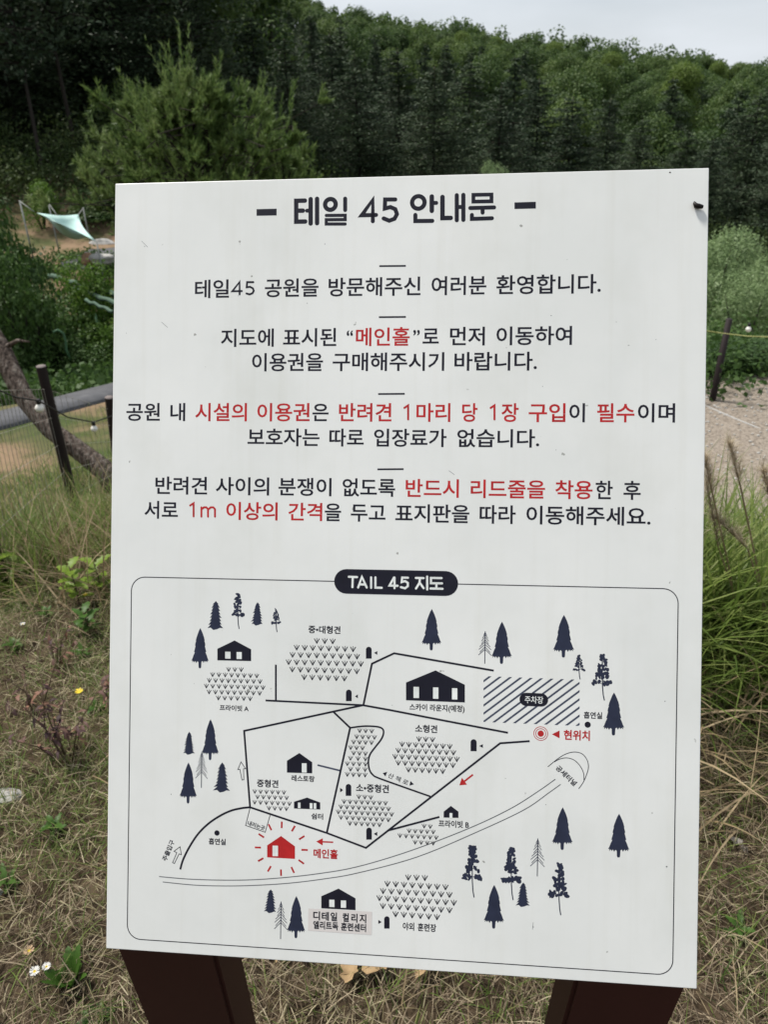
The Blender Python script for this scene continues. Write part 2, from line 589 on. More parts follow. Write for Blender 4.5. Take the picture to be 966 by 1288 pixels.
_tm = {}
_keep = bpy.data.curves.new('lettering_source', 'FONT')       # keeps the built-in font loaded while lettering is made
_keep.body = '가'
def text_mesh(t, bold):
    k = (t, bold)
    if k in _tm: return _tm[k]
    c = bpy.data.curves.new('lettering_source', 'FONT')
    c.body = t; c.size = 1; c.resolution_u = 3
    if bold: c.bevel_depth = bold; c.bevel_resolution = 1
    o = bpy.data.objects.new('lettering_source', c)
    C.objects.link(o)
    dg = bpy.context.evaluated_depsgraph_get()
    dg.update()
    m = bpy.data.meshes.new_from_object(o.evaluated_get(dg))
    V = np.zeros(len(m.vertices)*3); m.vertices.foreach_get('co', V); V = V.reshape(-1, 3)
    Fs = {}
    for p in m.polygons:
        vi = list(p.vertices)
        if bold and max(V[i][2] for i in vi) <= 1e-5: continue
        if bold and all(V[i][2] < -1e-5 for i in vi): continue
        Fs.setdefault(len(vi), []).append(vi)
    bpy.data.objects.remove(o); bpy.data.curves.remove(c); bpy.data.meshes.remove(m)
    _tm[k] = (V, [np.array(f) for f in Fs.values()])
    return _tm[k]

def put_text(pr, t, frame, c, bold=.018, yref=None, dz=0):
    """frame = (origin uv, x-direction unit, ink width, ink bottom..top height)"""
    V, Fs = text_mesh(t, bold)
    o, dx, wd, ht = frame
    lo, hi = V.min(0), V.max(0)
    y0, y1 = yref if yref else (lo[1], hi[1])
    X = (V[:, 0]-lo[0])/(hi[0]-lo[0])*wd
    Y = (V[:, 1]-y0)/(y1-y0)*ht
    dy = np.array([-dx[1], dx[0]])
    zz = np.clip(V[:, 2], 0, 1)*.0006 if bold else V[:, 2]*0
    P = np.stack([o[0]+X*dx[0]+Y*dy[0], o[1]+X*dx[1]+Y*dy[1], zz+pr.lay()+dz], 1)
    pr.a.add(P, Fs, pr.mi(c))

def text_line(runs, xref, ytop, ybot, bold=.018, pr=None, name='lettering', dz=0):
    """runs: (text, x0, x1, colour); every run keeps the line's own letter height"""
    own = pr is None
    pr = pr or Print()
    vt, vb = uv(xref, ytop)[1], uv(xref, ybot)[1]
    full = ''.join(r_[0] for r_ in runs if r_[0] not in '“”')
    A = text_mesh(full, bold)[0]
    yr = (A[:, 1].min(), A[:, 1].max())
    for t, x0, x1, c in runs:
        ua, ub = u_at(x0, (vt+vb)/2), u_at(x1, (vt+vb)/2)
        put_text(pr, t, ((ua, vb), (1, 0), ub-ua, vt-vb), c, bold, yr, dz)
    if own: return pr.build(name)

# heading, drawn stroke by stroke
def zA(p): return (300+p[0]/4.83, 230+p[1]/4.83)
def zB(p): return (500+p[0]/4.83, 230+p[1]/4.83)
pr = Print()
WT = 5.7
def st(pts, z, w_=WT, **k): pr.line([z(p) for p in pts], w_, 'k', cap='round', **k)
pr.poly([zA(p) for p in ((111, 160), (233, 157), (233, 198), (111, 200))], 'k')
pr.poly([zB(p) for p in ((714, 119), (844, 115), (844, 156), (714, 159))], 'k')
st([(405, 108), (352, 109), (352, 236), (407, 235)], zA); st([(354, 169), (393, 169)], zA); st([(418, 169), (440, 168)], zA, 5)
st([(440, 99), (440, 247)], zA); st([(479, 97), (479, 245)], zA)
pr.ring(*zA((560, 131)), 33/4.83, 5.6, 'k'); st([(650, 96), (650, 165)], zA, 5.2)
st([(535, 198), (650, 197), (650, 223), (535, 224), (535, 250), (650, 250)], zA, 4.1)
st([(838, 195), (750, 197), (818, 103), (818, 233)], zA, 5.2)
st([(955, 101), (893, 101), (891, 156), (925, 147), (955, 160), (965, 190), (950, 218), (918, 230), (884, 216)], zA, 5.2)
pr.ring(*zB((129, 119)), 38/4.83, 5.4, 'k'); st([(211, 83), (211, 170)], zB); st([(216, 122), (238, 122)], zB, 5)
st([(111, 195), (111, 232), (214, 231)], zB, 5.2)
st([(276, 86), (276, 214), (326, 213)], zB); st([(363, 75), (363, 227)], zB, 5.2); st([(365, 147), (400, 146)], zB, 5); st([(403, 73), (403, 225)], zB, 5.2)
pr.line([zB(p) for p in ((464, 73), (574, 71), (574, 112), (464, 114))], 4.7, 'k', closed=True)
st([(445, 153), (590, 149)], zB, 5); st([(520, 153), (520, 181)], zB, 5); st([(455, 195), (455, 219), (577, 215)], zB, 5)
pr.build('title_lettering')

for x0, x1, y_ in ((477.5, 511, 334.6), (477, 511, 398.8), (476, 509.5, 495.5), (475, 508, 590.2)):
    pr = Print(); pr.line([(x0, y_+.15), (x1, y_-.15)], 2.2, 'k'); pr.build('divider_dash')

B1 = .016
text_line([('테일', 245.4, 288.3, 'k'), ('공원을', 333.4, 401, 'k'), ('방문해주신', 413.6, 529.5, 'k'), ('여러분', 543.3, 612.4, 'k'), ('환영합니다.', 624.9, 756.6, 'k')], 380, 349.8, 373.6, B1)
text_line([('지도에', 278, 344.6, 'k'), ('표시된', 356.3, 423.4, 'k'), ('“', 436.3, 444.2, 'k'), ('메인홀', 448, 515.9, 't'), ('”', 520.2, 528.5, 'k'), ('로', 532, 552.5, 'k'), ('먼저', 566.5, 610.4, 'k'), ('이동하여', 625, 720.2, 'k')], 340, 412.8, 436.2, B1)
text_line([('이용권을', 317.2, 406.6, 'k'), ('구매해주시기', 418.7, 559.3, 'k'), ('바랍니다.', 572.1, 676.1, 'k')], 400, 443.8, 467, B1)
text_line([('공원', 158.9, 201.1, 'k'), ('내', 214.3, 233, 'k'), ('시설의', 245.6, 310.7, 't'), ('이용권', 323.8, 389.8, 't'), ('은', 393.2, 413.6, 'k'), ('반려견', 426.6, 492.8, 't'),
           ('마리', 524.2, 566.9, 't'), ('당', 581.7, 601.2, 't'), ('장', 631.3, 652.9, 't'), ('구입', 665.6, 711.9, 't'), ('이', 716.7, 736.4, 'k'), ('필수', 751.7, 798.8, 't'), ('이며', 803.1, 850, 'k')], 450, 507, 530.4, B1)
text_line([('보호자는', 311.5, 402.1, 'k'), ('따로', 414.5, 457.9, 'k'), ('입장료가', 470.7, 562.1, 'k'), ('없습니다.', 575.5, 679, 'k')], 480, 539.2, 562, B1)
text_line([('반려견', 195.4, 260.6, 'k'), ('사이의', 271.4, 338.7, 'k'), ('분쟁이', 350.4, 417.2, 'k'), ('없도록', 431, 497.4, 'k'), ('반드시', 510.6, 577.6, 't'), ('리드줄을', 592.5, 686.2, 't'),
           ('착용', 698.9, 746, 't'), ('한', 749.8, 771.4, 'k'), ('후', 785, 806.7, 'k')], 460, 601.6, 624.8, B1)
text_line([('서로', 181.6, 223.8, 'k'), ('이상의', 284.6, 349.3, 't'), ('간격', 362.8, 405.5, 't'), ('을', 408.7, 429.3, 'k'), ('두고', 441.5, 485.2, 'k'), ('표지판을', 497.6, 590.8, 'k'),
           ('따라', 603.7, 649.2, 'k'), ('이동해주세요.', 662.6, 819.1, 'k')], 500, 633.8, 657, B1)

def figures(strokes, c, z, w_=2.5):
    for fig in strokes:
        pr = Print(Z0+5e-5)
        for q_ in fig: pr.line([z(p) for p in q_], w_, c, cap='round')
        pr.build('lettering')
zL1, zL4, zL7 = (lambda p: (230+p[0]/3.578, 330+p[1]/3.578)), (lambda p: (400+p[0]/3.578, 480+p[1]/3.578)), (lambda p: (170+p[0]/3.864, 590+p[1]/3.864))
figures([[[(266, 129), (223, 130), (256, 88), (256, 144)]], [[(318, 89), (290, 89), (288, 112), (303, 110), (316, 117), (320, 128), (314, 139), (301, 144), (287, 140)]]], 'k', zL1)
figures([[[(390, 118), (407, 107), (407, 170)]], [[(779, 118), (796, 107), (796, 170)]]], 't', zL4)
figures([[[(267, 177), (284, 166), (284, 230)]], [[(322, 186), (322, 231)], [(322, 196), (334, 186), (346, 186), (354, 195), (354, 231)], [(355, 196), (367, 186), (380, 186), (388, 195), (388, 231)]]], 't', zL7)

# map frame: one thin rounded rectangle
pr = Print()
u0, u1 = uv(166, 790)[0], uv(850.5, 900)[0]
u0 = (u0+uv(158.4, 1160)[0])/2; u1 = (u1+uv(848, 1200)[0])/2
vt, vb = (uv(250, 728)[1]+uv(800, 739)[1])/2, (uv(200, 1182.8)[1]+uv(800, 1224)[1])/2
rr = .0145; P = []
for cx, cy, a0 in ((u1-rr, vt-rr, 0), (u0+rr, vt-rr, 90), (u0+rr, vb+rr, 180), (u1-rr, vb+rr, 270)):
    P += [(cx+rr*math.cos(R(a0+90*i/8)), cy+rr*math.sin(R(a0+90*i/8))) for i in range(9)]
pr.line(P, .00095, 'k', closed=True, local=True)
pr.build('map_frame')

def zC(p): return (400+p[0]/4.83, 700+p[1]/4.83)
pr = Print(Z0+5e-5)
pr.stadium(zC((173, 151)), zC((777, 164)), 75.5/4.83, 'k')
badge = pr.build('map_title_badge')
pr = Print(Z0+1e-4)
for s_ in ([(188, 123), (238, 125)], [(212, 126), (210, 186)], [(245, 188), (268, 124), (297, 188)], [(256, 169), (287, 170)], [(324, 127), (324, 190)], [(350, 127), (350, 189), (388, 190)],
           [(463, 128), (436, 176), (485, 178)], [(466, 128), (466, 192)], [(548, 129), (513, 128), (510, 155), (530, 149), (547, 160), (547, 180), (530, 193), (505, 186)],
           [(596, 130), (643, 131)], [(621, 132), (618, 160), (597, 194)], [(620, 160), (643, 192)], [(665, 122), (665, 200)], [(752, 131), (688, 130), (688, 162), (755, 163)], [(721, 163), (721, 194)], [(685, 194), (758, 196)]):
    pr.line([zC(p) for p in s_], 13/4.83, 'w', cap='round')
pr.build('badge_lettering', None)

# map: paths
def Z(bx, by, k): return lambda p: (bx+p[0]/k, by+p[1]/k)
z300, z410, z560, z190, z490, z640, z230, z350, z3b, z370, z56b, z460 = Z(300, 880, 6.44), Z(410, 890, 4.83), Z(560, 890, 4.83), Z(190, 890, 5.6), Z(490, 750, 5.367), Z(640, 760, 5.367), Z(230, 740, 7.43), Z(350, 770, 6.9), Z(300, 1010, 6.44), Z(370, 1080, 4.39), Z(560, 1000, 3.715), Z(460, 880, 2.3)
def path(pts, w_=2.5, c='k', name='path_line', **k):
    pr = Print(Z0+random.random()*3e-5); pr.line(pts, w_, c, **k); return pr.build(name)
path([(347, 836), (347, 881.5)], 2.4)
path([(334, 881), (457, 887)], 2.4)
path([(457, 888), (468, 834.8), (496, 821.7), (621.4, 843.5)])
path([(639.3, 921.7), (560, 906.6), (490, 893), (456.5, 887), (307, 919.3), (314.4, 1015.4), (411, 1047.7), (460.3, 1066.4), (629.4, 934.9), (666.6, 932.2)])
path([(419.6, 895.5), (440.5, 915.4), (411, 1047.7)])
path([(399.4, 962.3), (429.2, 969.6)], 2.2, 'h')
path([z410(p) for p in ((145, 123), (230, 113), (310, 116), (345, 130), (350, 158), (335, 195), (300, 240), (268, 285), (258, 330), (265, 378), (285, 408), (320, 428), (470, 482), (635, 540))], 2.2, smooth=True)
path([(487.6, 1044.7), (552.9, 1027.5)])
path([z190(p) for p in ((204, 1140), (225, 1070), (270, 980), (330, 890), (400, 820), (480, 765), (560, 727), (640, 708), (700, 702))], 2.6, smooth=True)
path([(199.8, 1102.5), (243, 1106), (300, 1107), (346.6, 1104.7), (399.4, 1099), (450, 1090), (516.5, 1070), (590.4, 1041.7), (642.6, 1017), (677.4, 995.2), (699, 980)], 1.1, 'g', 'road_line', smooth=True)
path([(204.3, 1109.3), (243.6, 1113.2), (279.3, 1114.3), (315, 1113.8), (362, 1111), (408.7, 1105.3), (450, 1098), (525, 1077.8), (603.5, 1045), (660, 1018.3), (690.4, 997.4), (705.6, 986.5)], 1.1, 'g', 'road_line', smooth=True)
pr = Print()
pr.line([z560(p) for p in ((625, 360), (690, 308), (740, 280), (790, 270), (835, 282), (865, 320), (872, 365), (860, 410), (840, 455), (813, 493))], .9, 'k', smooth=True)
pr.line([z560(p) for p in ((665, 330), (700, 312), (745, 306), (790, 322), (825, 360), (843, 400), (845, 440))], .9, 'k', smooth=True)
pr.build('tunnel_symbol')
# parking ground hatch, clipped to its outline
quad = [uv(*p) for p in ((608.5, 850.3), (729.5, 855), (729.5, 913), (608.5, 908))]
def clip(poly, a, nrm):
    o = []
    for i in range(len(poly)):
        p, q_ = poly[i], poly[(i+1) % len(poly)]
        dp, dq = (p-a)@nrm, (q_-a)@nrm
        if dp >= 0: o.append(p)
        if dp*dq < 0: o.append(p+(q_-p)*dp/(dp-dq))
    return o
pr = Print()
d0 = uv(630, 851)-uv(609.3, 866.5); d0 = d0/np.linalg.norm(d0); nr = np.array([-d0[1], d0[0]])
stepv = uv(642.7, 852)-uv(630, 851.3)
for i in range(-1, 17):
    a = uv(630, 851)+stepv*i
    pl = clip(clip(quad, a-nr*.0009, nr), a+nr*.0009, -nr)
    if len(pl) > 2: pr.poly(pl, 'h', local=True)
pr.build('parking_hatch')
pr = Print(Z0+5e-5); pr.stadium((662.2, 879.6), (681.4, 880.4), 8.2, 'k'); pr.build('parking_badge')
text_line([('주차장', 660.5, 683.8, 'w')], 672, 875.6, 884.8, .012, Print(Z0+1.6e-4), dz=0) if False else None
pr = Print(Z0+1.6e-4); text_line([('주차장', 660.5, 683.8, 'w')], 672, 875.6, 884.8, .012, pr); pr.build('lettering')

# map: words
SB = .026
for t, x0, x1, xm, y0, y1, c in (('프라이빗 A', 276.2, 312.8, 294, 886.9, 894.4, 'k'), ('중•대형견', 388, 428.3, 408, 787, 797, 'k'), ('스카이 라운지(예정)', 515.2, 584.7, 550, 886, 896, 'k'),
        ('소형견', 522.4, 550.2, 536, 911.6, 921.7, 'k'), ('소•중형견', 447.9, 489.3, 468, 986.2, 996.8, 'k'), ('프라이빗 B', 551.8, 590.1, 571, 1032, 1041, 'k'), ('레스토랑', 366.5, 395.8, 381, 975.3, 983.2, 'k'),
        ('중형견', 323, 350, 336, 980.5, 990.4, 'k'), ('쉼터', 391.6, 406.4, 399, 1023, 1030.8, 'k'), ('흡연실', 262.3, 283.8, 273, 1054.4, 1062.5, 'k'), ('흡연실', 734.7, 758, 746, 895.3, 904, 'k'),
        ('현위치', 709.5, 742.5, 726, 918.4, 931.3, 'r'), ('메인홀', 394.3, 425, 410, 1067.8, 1080, 'r')):
    text_line([(t, x0, x1, c)], xm, y0, y1, SB if c == 'k' else .03)
text_line([('야외', 506.7, 521, 'k'), ('훈련장', 525.5, 548.8, 'k')], 528, 1161, 1171.2, SB)
def text_rot(t, p0, p1, h, bold=SB, c='k', squeeze=1):
    pr = Print(); a, b = uv(*p0), uv(*p1); d = b-a; L = np.linalg.norm(d); d = d/L
    put_text(pr, t, (a, d, L, h*.0008), c, bold); return pr.build('lettering')
text_rot('공세터널', z560((668, 372)), z560((782, 480)), 7.4)
text_rot('내리는곳', z190((676, 828)), z190((796, 868)), 6.4)
text_rot('주출입구', z190((108, 1086)), z190((168, 944)), 7.4)
text_rot('산 책 로', z410((374, 424)), z410((494, 474)), 6.8, .012)
# sticker over the college name
pr = Print(Z0+3e-5); pr.poly([(387.8, 1142.6), (468, 1146.7), (467.5, 1176), (387.3, 1170.4)], 's', 3e-5); stk = pr.build('sticker')
pr = Print(Z0+1.6e-4); text_line([('디', 393.9, 402.5, 'k'), ('테', 404.6, 413.6, 'k'), ('일', 415.8, 424, 'k'), ('컬', 431, 438.8, 'k'), ('리', 441.8, 449.6, 'k'), ('지', 452.2, 460.6, 'k')], 427, 1147.8, 1159, SB, pr)
text_line([('엘리트독', 393.9, 425.4, 'k'), ('훈련센터', 428.8, 460.4, 'k')], 427, 1159.8, 1170.2, SB, pr); pr.build('sticker_lettering')

# map: buildings
for z, c, outl, wins in (
    (z230, 'k', ((322, 565), (483, 487), (638, 570), (638, 680), (322, 673)), ((395, 592, 445, 656), (502, 595, 550, 660))),
    (z490, 'k', ((112, 582), (312, 500), (510, 597), (510, 717), (112, 702)), ((163, 611, 200, 686), (295, 615, 331, 691), (423, 620, 459, 696))),
    (z300, 'k', ((392, 495), (493, 432), (597, 507), (597, 597), (392, 591)), ((513, 515, 552, 590),)),
    (z300, 'k', ((449, 827), (555, 793), (662, 833), (662, 890), (449, 882)), ((481, 833, 502, 878), (577, 838, 600, 882), (609, 838, 630, 884))),
    (z3b, 'r', ((231, 343), (344, 267), (457, 351), (457, 453), (231, 440)), ((275, 345, 319, 430),)),
    (z3b, 'k', ((670, 755), (810, 693), (948, 772), (948, 868), (670, 853)), ((735, 783, 777, 842), (829, 789, 871, 848))),
    (z410, 'k', ((716, 632), (760, 597), (806, 632), (806, 670), (716, 668)), ((752, 640, 769, 671),))):
    pr = Print(); pr.poly([z(p) for p in outl], c)
    for x0, y0, x1, y1 in wins: pr.poly([z(p) for p in ((x0, y0), (x1, y0+1), (x1, y1+1), (x0, y1))], 'w', 5e-5)
    pr.build('building_symbol')
for z, x0, x1, y0, y1, tri in ((z350, 762, 812, 300, 403, ((832, 353), (861, 338), (861, 370))), (z350, 588, 638, 672, 772, ((667, 731), (692, 713), (692, 748))),
        (z410, 880, 917, 192, 265, ((932, 233), (955, 222), (955, 245))), (z410, 120, 154, 464, 536, ((86, 487), (86, 515), (105, 501))),
        (z410, 245, 279, 729, 802, ((290, 767), (312, 755), (312, 780))), (z370, 497, 527, 318, 386, ((465, 338), (465, 360), (484, 350)))):
    pr = Print(); r_ = (x1-x0)/2; xm = (x0+x1)/2
    pr.poly([z((x0, y1)), z((x0, y0+r_))]+[z((xm-r_*math.cos(R(a)), y0+r_-r_*math.sin(R(a)))) for a in range(20, 180, 20)]+[z((x1, y0+r_)), z((x1, y1))], 'k')
    pr.poly([z(p) for p in tri], 'k'); pr.build('gate_symbol')
pr = Print(); pr.disc(272.7, 1047.7, 3.5, 'k'); pr.build('smoking_spot_dot')
pr = Print(); pr.disc(739.7, 911.5, 3.8, 'k'); pr.build('smoking_spot_dot')
pr = Print(); pr.disc(680.6, 922.7, 3.9, 'r'); pr.ring(680.6, 922.7, 6.1, .8, 'r'); pr.ring(680.6, 922.7, 8.5, .8, 'r')
pr.build('location_marker')
pr = Print(); pr.poly([z640(p) for p in ((293, 878), (345, 852), (345, 905))], 'r'); pr.build('arrow_mark')
for pts in ([z190(p) for p in ((633, 383), (665, 430), (651, 431), (653, 508), (640, 510), (625, 435), (611, 436))], [z190(p) for p in ((203, 980), (212, 1036), (196, 1030), (163, 1098), (150, 1092), (180, 1022), (160, 1012))]):
    pr = Print(); pr.line(pts, .9, 'k', closed=True); pr.build('arrow_mark')
pr = Print(); pr.line([z190(p) for p in ((697, 706), (665, 830), (803, 878), (838, 758))], .9, 'k'); pr.build('drop_off_box')
for a, b in (((243, 172), (266, 220)), ((350, 150), (349, 203)), ((457, 185), (431, 229)), ((534, 267), (490, 295)), ((509, 379), (561, 381)), ((486, 461), (530, 492)),
             ((427, 518), (450, 566)), ((343, 538), (344, 590)), ((262, 511), (236, 555)), ((201, 446), (157, 471)), ((181, 361), (131, 360)), ((206, 279), (162, 250))):
    path([z3b(a), z3b(b)], 2.3, 'r', 'ray_mark')
pr = Print(); pr.line([z3b((767, 318)), z3b((678, 314))], 1.9, 'r'); pr.poly([z3b(p) for p in ((629, 312), (683, 285), (681, 344))], 'r'); pr.build('arrow_mark')
pr = Print(); pr.line([z560((170, 407)), z560((115, 450))], 2.2, 'r'); pr.poly([z560(p) for p in ((87, 472), (103, 426), (134, 468))], 'r'); pr.build('arrow_mark')
pr = Print(); pr.poly([z410(p) for p in ((345, 398), (373, 390), (362, 418))], 'k'); pr.build('arrow_mark')
pr = Print(); pr.poly([z410(p) for p in ((508, 474), (536, 466), (514, 446))], 'k'); pr.build('arrow_mark')

# map: lawns, rows of little sprouts
def sprout(pr, px, py, s):
    o = uv(px, py); s = s*.0008
    def L(x, y): return (o[0]+x*s, o[1]+y*s)
    for tip, w0, w1 in (((0, .50), .05, .055), ((-.46, .40), .06, .075), ((.46, .40), .06, .075), ((-.25, .16), .05, .045), ((.25, .16), .05, .045)):
        b = np.array([0, -.5]); t_ = np.array(tip); d = t_-b; nn = np.array([-d[1], d[0]])/np.linalg.norm(d)
        pr.poly([L(*(b-nn*w0)), L(*(b+nn*w0)), L(*(t_+nn*w1)), L(*(t_-nn*w1))], 'k', local=True)
for z, k, size, rows in ((z230, 7.43, 45, (((427, 757), (544, 759), 3), ((277, 805), (690, 817), 8), ((246, 859), (720, 870), 9), ((219, 912), (748, 927), 10), ((244, 967), (717, 979), 9), ((331, 1023), (628, 1030), 6))),
    (z350, 6.9, 50, (((335, 248), (473, 252), 3), ((160, 306), (650, 320), 8), ((124, 369), (684, 384), 9), ((90, 432), (717, 448), 10), ((122, 496), (682, 512), 9), ((225, 563), (574, 574), 6))),
    (z300, 6.44, 37, (((131, 743), (367, 751), 6), ((153, 787), (389, 795), 6), ((130, 830), (412, 842), 7), ((246, 878), (387, 883), 4))),
    (z410, 4.83, 29, (((205, 139), (278, 142), 3), ((187, 176), (295, 180), 4), ((168, 208), (277, 212), 4), ((150, 242), (222, 245), 3), ((168, 275), (240, 279), 3), ((149, 307), (240, 311), 3), ((130, 340), (240, 343), 4), ((149, 373), (238, 376), 3), ((130, 405), (238, 409), 4))),
    (z410, 4.83, 33, (((566, 190), (648, 194), 3), ((463, 222), (753, 236), 8), ((440, 260), (775, 273), 9), ((421, 297), (796, 313), 10), ((440, 335), (772, 350), 9), ((502, 376), (710, 386), 6))),
    (z410, 4.83, 29, (((200, 541), (272, 545), 3), ((110, 570), (362, 580), 8), ((91, 602), (380, 615), 9), ((75, 633), (399, 648), 10), ((91, 666), (379, 681), 9), ((145, 702), (325, 711), 6))),
    (z410, 4.83, 28, (((597, 719), (634, 722), 2), ((506, 748), (652, 755), 5), ((450, 777), (670, 789), 7), ((542, 817), (652, 823), 4))),
    (z370, 4.39, 33, (((630, 103), (722, 106), 3), ((515, 138), (836, 157), 8), ((491, 178), (858, 199), 9), ((471, 217), (882, 243), 10), ((490, 261), (858, 284), 9), ((560, 306), (789, 322), 6)))):
    pr = Print()
    for a, b, n_ in rows:
        for i in range(n_):
            t = i/(n_-1); p = z((a[0]+(b[0]-a[0])*t, a[1]+(b[1]-a[1])*t)); sprout(pr, p[0], p[1], size/k)
    pr.build('lawn_symbol')

# map: trees
FIR = [(0, 1), (.14, .94), (.30, .86), (.44, .77), (.52, .70), (.49, .685), (.58, .62), (.60, .57), (.55, .56), (.63, .49), (.72, .41), (.62, .405), (.78, .33), (.90, .25), (1.03, .19), (.88, .20), (.93, .15), (.76, .185), (.66, .15), (.56, .19), (.42, .135), (.30, .185), (.17, .16), (.15, .03), (.08, 0)]
def fir_sym(pr, x, y0, y1, w_):
    top, bot = uv(x, y0), uv(x, y1); h = (top-bot)[1]; ww = w_*.0008/2
    L = [(top[0]+a*ww, bot[1]+b*h) for a, b in FIR]; Lm = [(top[0]-(a*.97+.02)*ww, bot[1]+(b-.012 if .1 < b < .9 else b)*h) for a, b in FIR[1:][::-1]]
    pr.poly(L+Lm, 'n', local=True)
def spruce_sym(pr, x, y0, y1, w_, sd=1):
    top, bot = uv(x, y0), uv(x, y1); h = (top-bot)[1]; ww = w_*.0008/2; g = random.Random(sd)
    Rt, Lf = [], []
    n_ = 8
    for sgn, O in ((1, Rt), (-1, Lf)):
        for i in range(n_):
            t = (i+1)/n_; e = (.22+.80*t**.7)*(1 if sgn > 0 else 1.1)
            yy = 1-t*.93
            O.append((top[0]+sgn*ww*e*(.85+.25*g.random()), bot[1]+h*(yy+(.01 if sgn > 0 else -.02)*g.random())))
            O.append((top[0]+sgn*ww*e*.60, bot[1]+h*(yy+.012)))
    pr.poly([tuple(top)]+Rt+[(top[0]+ww*.2, bot[1]+h*.03), (top[0]-ww*.3, bot[1])]+Lf[::-1], 'n', local=True)
def leafy_sym(pr, x, y0, y1, w_, sd=1):
    top, bot = uv(x, y0), uv(x, y1); h = (top-bot)[1]; ww = w_*.0008/2; g = random.Random(sd)
    Lc = lambda a, b: (top[0]+a*ww, bot[1]+b*h)
    pr.line([Lc(-.02, .95), Lc(0, .6), Lc(.04, .3), Lc(.12, .12), Lc(.24, 0)], .0007+w_*1.6e-5, 'n', local=True)
    for i in range(70):
        t = g.random()**.85; b = .99-.64*t
        wmax = .20+.62*t
        if .43 < b < .48: continue
        a = g.uniform(-1, 1)*wmax
        if i > 58: a = g.choice((-1, 1))*g.uniform(.55, .95); b = .40+g.uniform(-.05, .03)
        an = g.random()*3.14; L_, W_ = h*.046*g.uniform(.7, 1.35), h*.030*g.uniform(.7, 1.2)
        c_ = Lc(a, b)
        pr.poly([(c_[0]+L_*math.cos(u)*math.cos(an)-W_*math.sin(u)*math.sin(an), c_[1]+L_*math.cos(u)*math.sin(an)+W_*math.sin(u)*math.cos(an)) for u in [k*math.pi/4 for k in range(8)]], 'n', local=True)
    for a, b in ((-.6, .42), (.62, .44), (-.5, .58), (.5, .6)):
        pr.line([Lc(0, b-.06), Lc(a, b)], .0005, 'n', local=True)
def bare_sym(pr, x, y0, y1, w_):
    top, bot = uv(x, y0), uv(x, y1); h = (top-bot)[1]; ww = w_*.0008/2
    Lc = lambda a, b: (top[0]+a*ww, bot[1]+b*h)
    pr.line([Lc(0, 1), Lc(0, 0)], .00085, 'n', local=True)
    for i in range(8):
        b = .97-.075*i; e = min(1, .3+.13*i)
        for s_ in (-1, 1): pr.line([Lc(0, b), Lc(s_*e*(1 if i % 3 else .8), b-.10-.012*i)], .00062, 'n', local=True)
trees = [('f', 252, 790, 840.5, 22.6), ('f', 543.5, 766, 818, 24), ('f', 632, 782, 835, 24.5), ('f', 710, 773.5, 827, 25), ('f', 773, 871, 925, 25), ('f', 264.8, 904.6, 956, 22), ('f', 237, 959, 1010.5, 22.5), ('f', 372.8, 1127, 1180, 23),
    ('f', 708.3, 1015.5, 1069, 24.5), ('f', 779.3, 1023.5, 1078.5, 25), ('f', 622, 1113, 1168, 24.5),
    ('s', 271.5, 756, 792.5, 19.5), ('s', 324, 757.5, 787, 15), ('s', 238, 920.5, 949.5, 14.5), ('s', 279.5, 959, 997, 19.5), ('s', 340.4, 1118.7, 1148.7, 15.5), ('s', 658.5, 1110, 1141, 16),
    ('l', 299.3, 746, 791, 18), ('l', 347.5, 765, 795, 13), ('l', 729, 822.5, 854.5, 14), ('l', 758.5, 824, 881, 25), ('l', 594.5, 1062.7, 1128.7, 24), ('l', 643.7, 1066, 1132, 24), ('l', 703.7, 1084, 1151, 24),
    ('b', 610.7, 794, 834.8, 16), ('b', 253.7, 945.4, 991, 16), ('b', 353.4, 1134, 1181.2, 17), ('b', 676.8, 1054.6, 1102.3, 17.5)]
for i, (k, x, y0, y1, w_) in enumerate(trees):
    pr = Print()
    if k == 'f': fir_sym(pr, x, y0, y1, w_)
    elif k == 's': spruce_sym(pr, x, y0, y1, w_, i)
    elif k == 'l': leafy_sym(pr, x, y0, y1, w_, i)
    else: bare_sym(pr, x, y0, y1, w_)
    pr.build('tree_symbol')

# marks and specks on the panel
pr = Print(); g = random.Random(4)
for px, py, s_ in ((844, 217, 1.5), (409, 307, .8), (182, 310, .7), (159, 419, .7), (694, 397, .8), (776, 405, .6), (826, 427, .7), (683, 486, .7), (215, 999, .9), (837, 882, .9), (839, 1090, 1.2), (671, 1166, .9), (636, 979, .7), (687, 1012, .7), (520, 1160, .5), (300, 372, .6), (244, 860, .5), (592, 372, .5), (700, 566, .6)):
    p = uv(px, py); n_ = 7
    pr.poly([(p[0]+s_*.0008*g.uniform(.5, 1)*math.cos(6.283*i/n_), p[1]+s_*.0008*g.uniform(.5, 1)*math.sin(6.283*i/n_)) for i in range(n_)], 'g' if px != 844 else 'd', local=True)
for a, b in (((178, 303), (186, 311)), ((203, 405), (211, 412)), ((565, 592), (572, 597)), ((671, 1160), (670, 1169))):
    pr.line([a, b], .4, 'g')
tag(pr.build('scuff_marks'), kind='stuff')
# a black bent stub of cable tie standing out near the top right corner
a = Acc(); c3 = lambda px, py, z: (*uv(px, py), z)
a.tube([c3(874.5, 254, 0), c3(874, 257, .002), c3(875, 260, .0028), c3(879, 261, .0030), c3(884, 261.6, .0026)], [.0008, .0016, .0024, .0024, .0017], 8)
stub = link('cable_tie_stub', a.mesh('cable_tie_stub', [DT], True), panel)

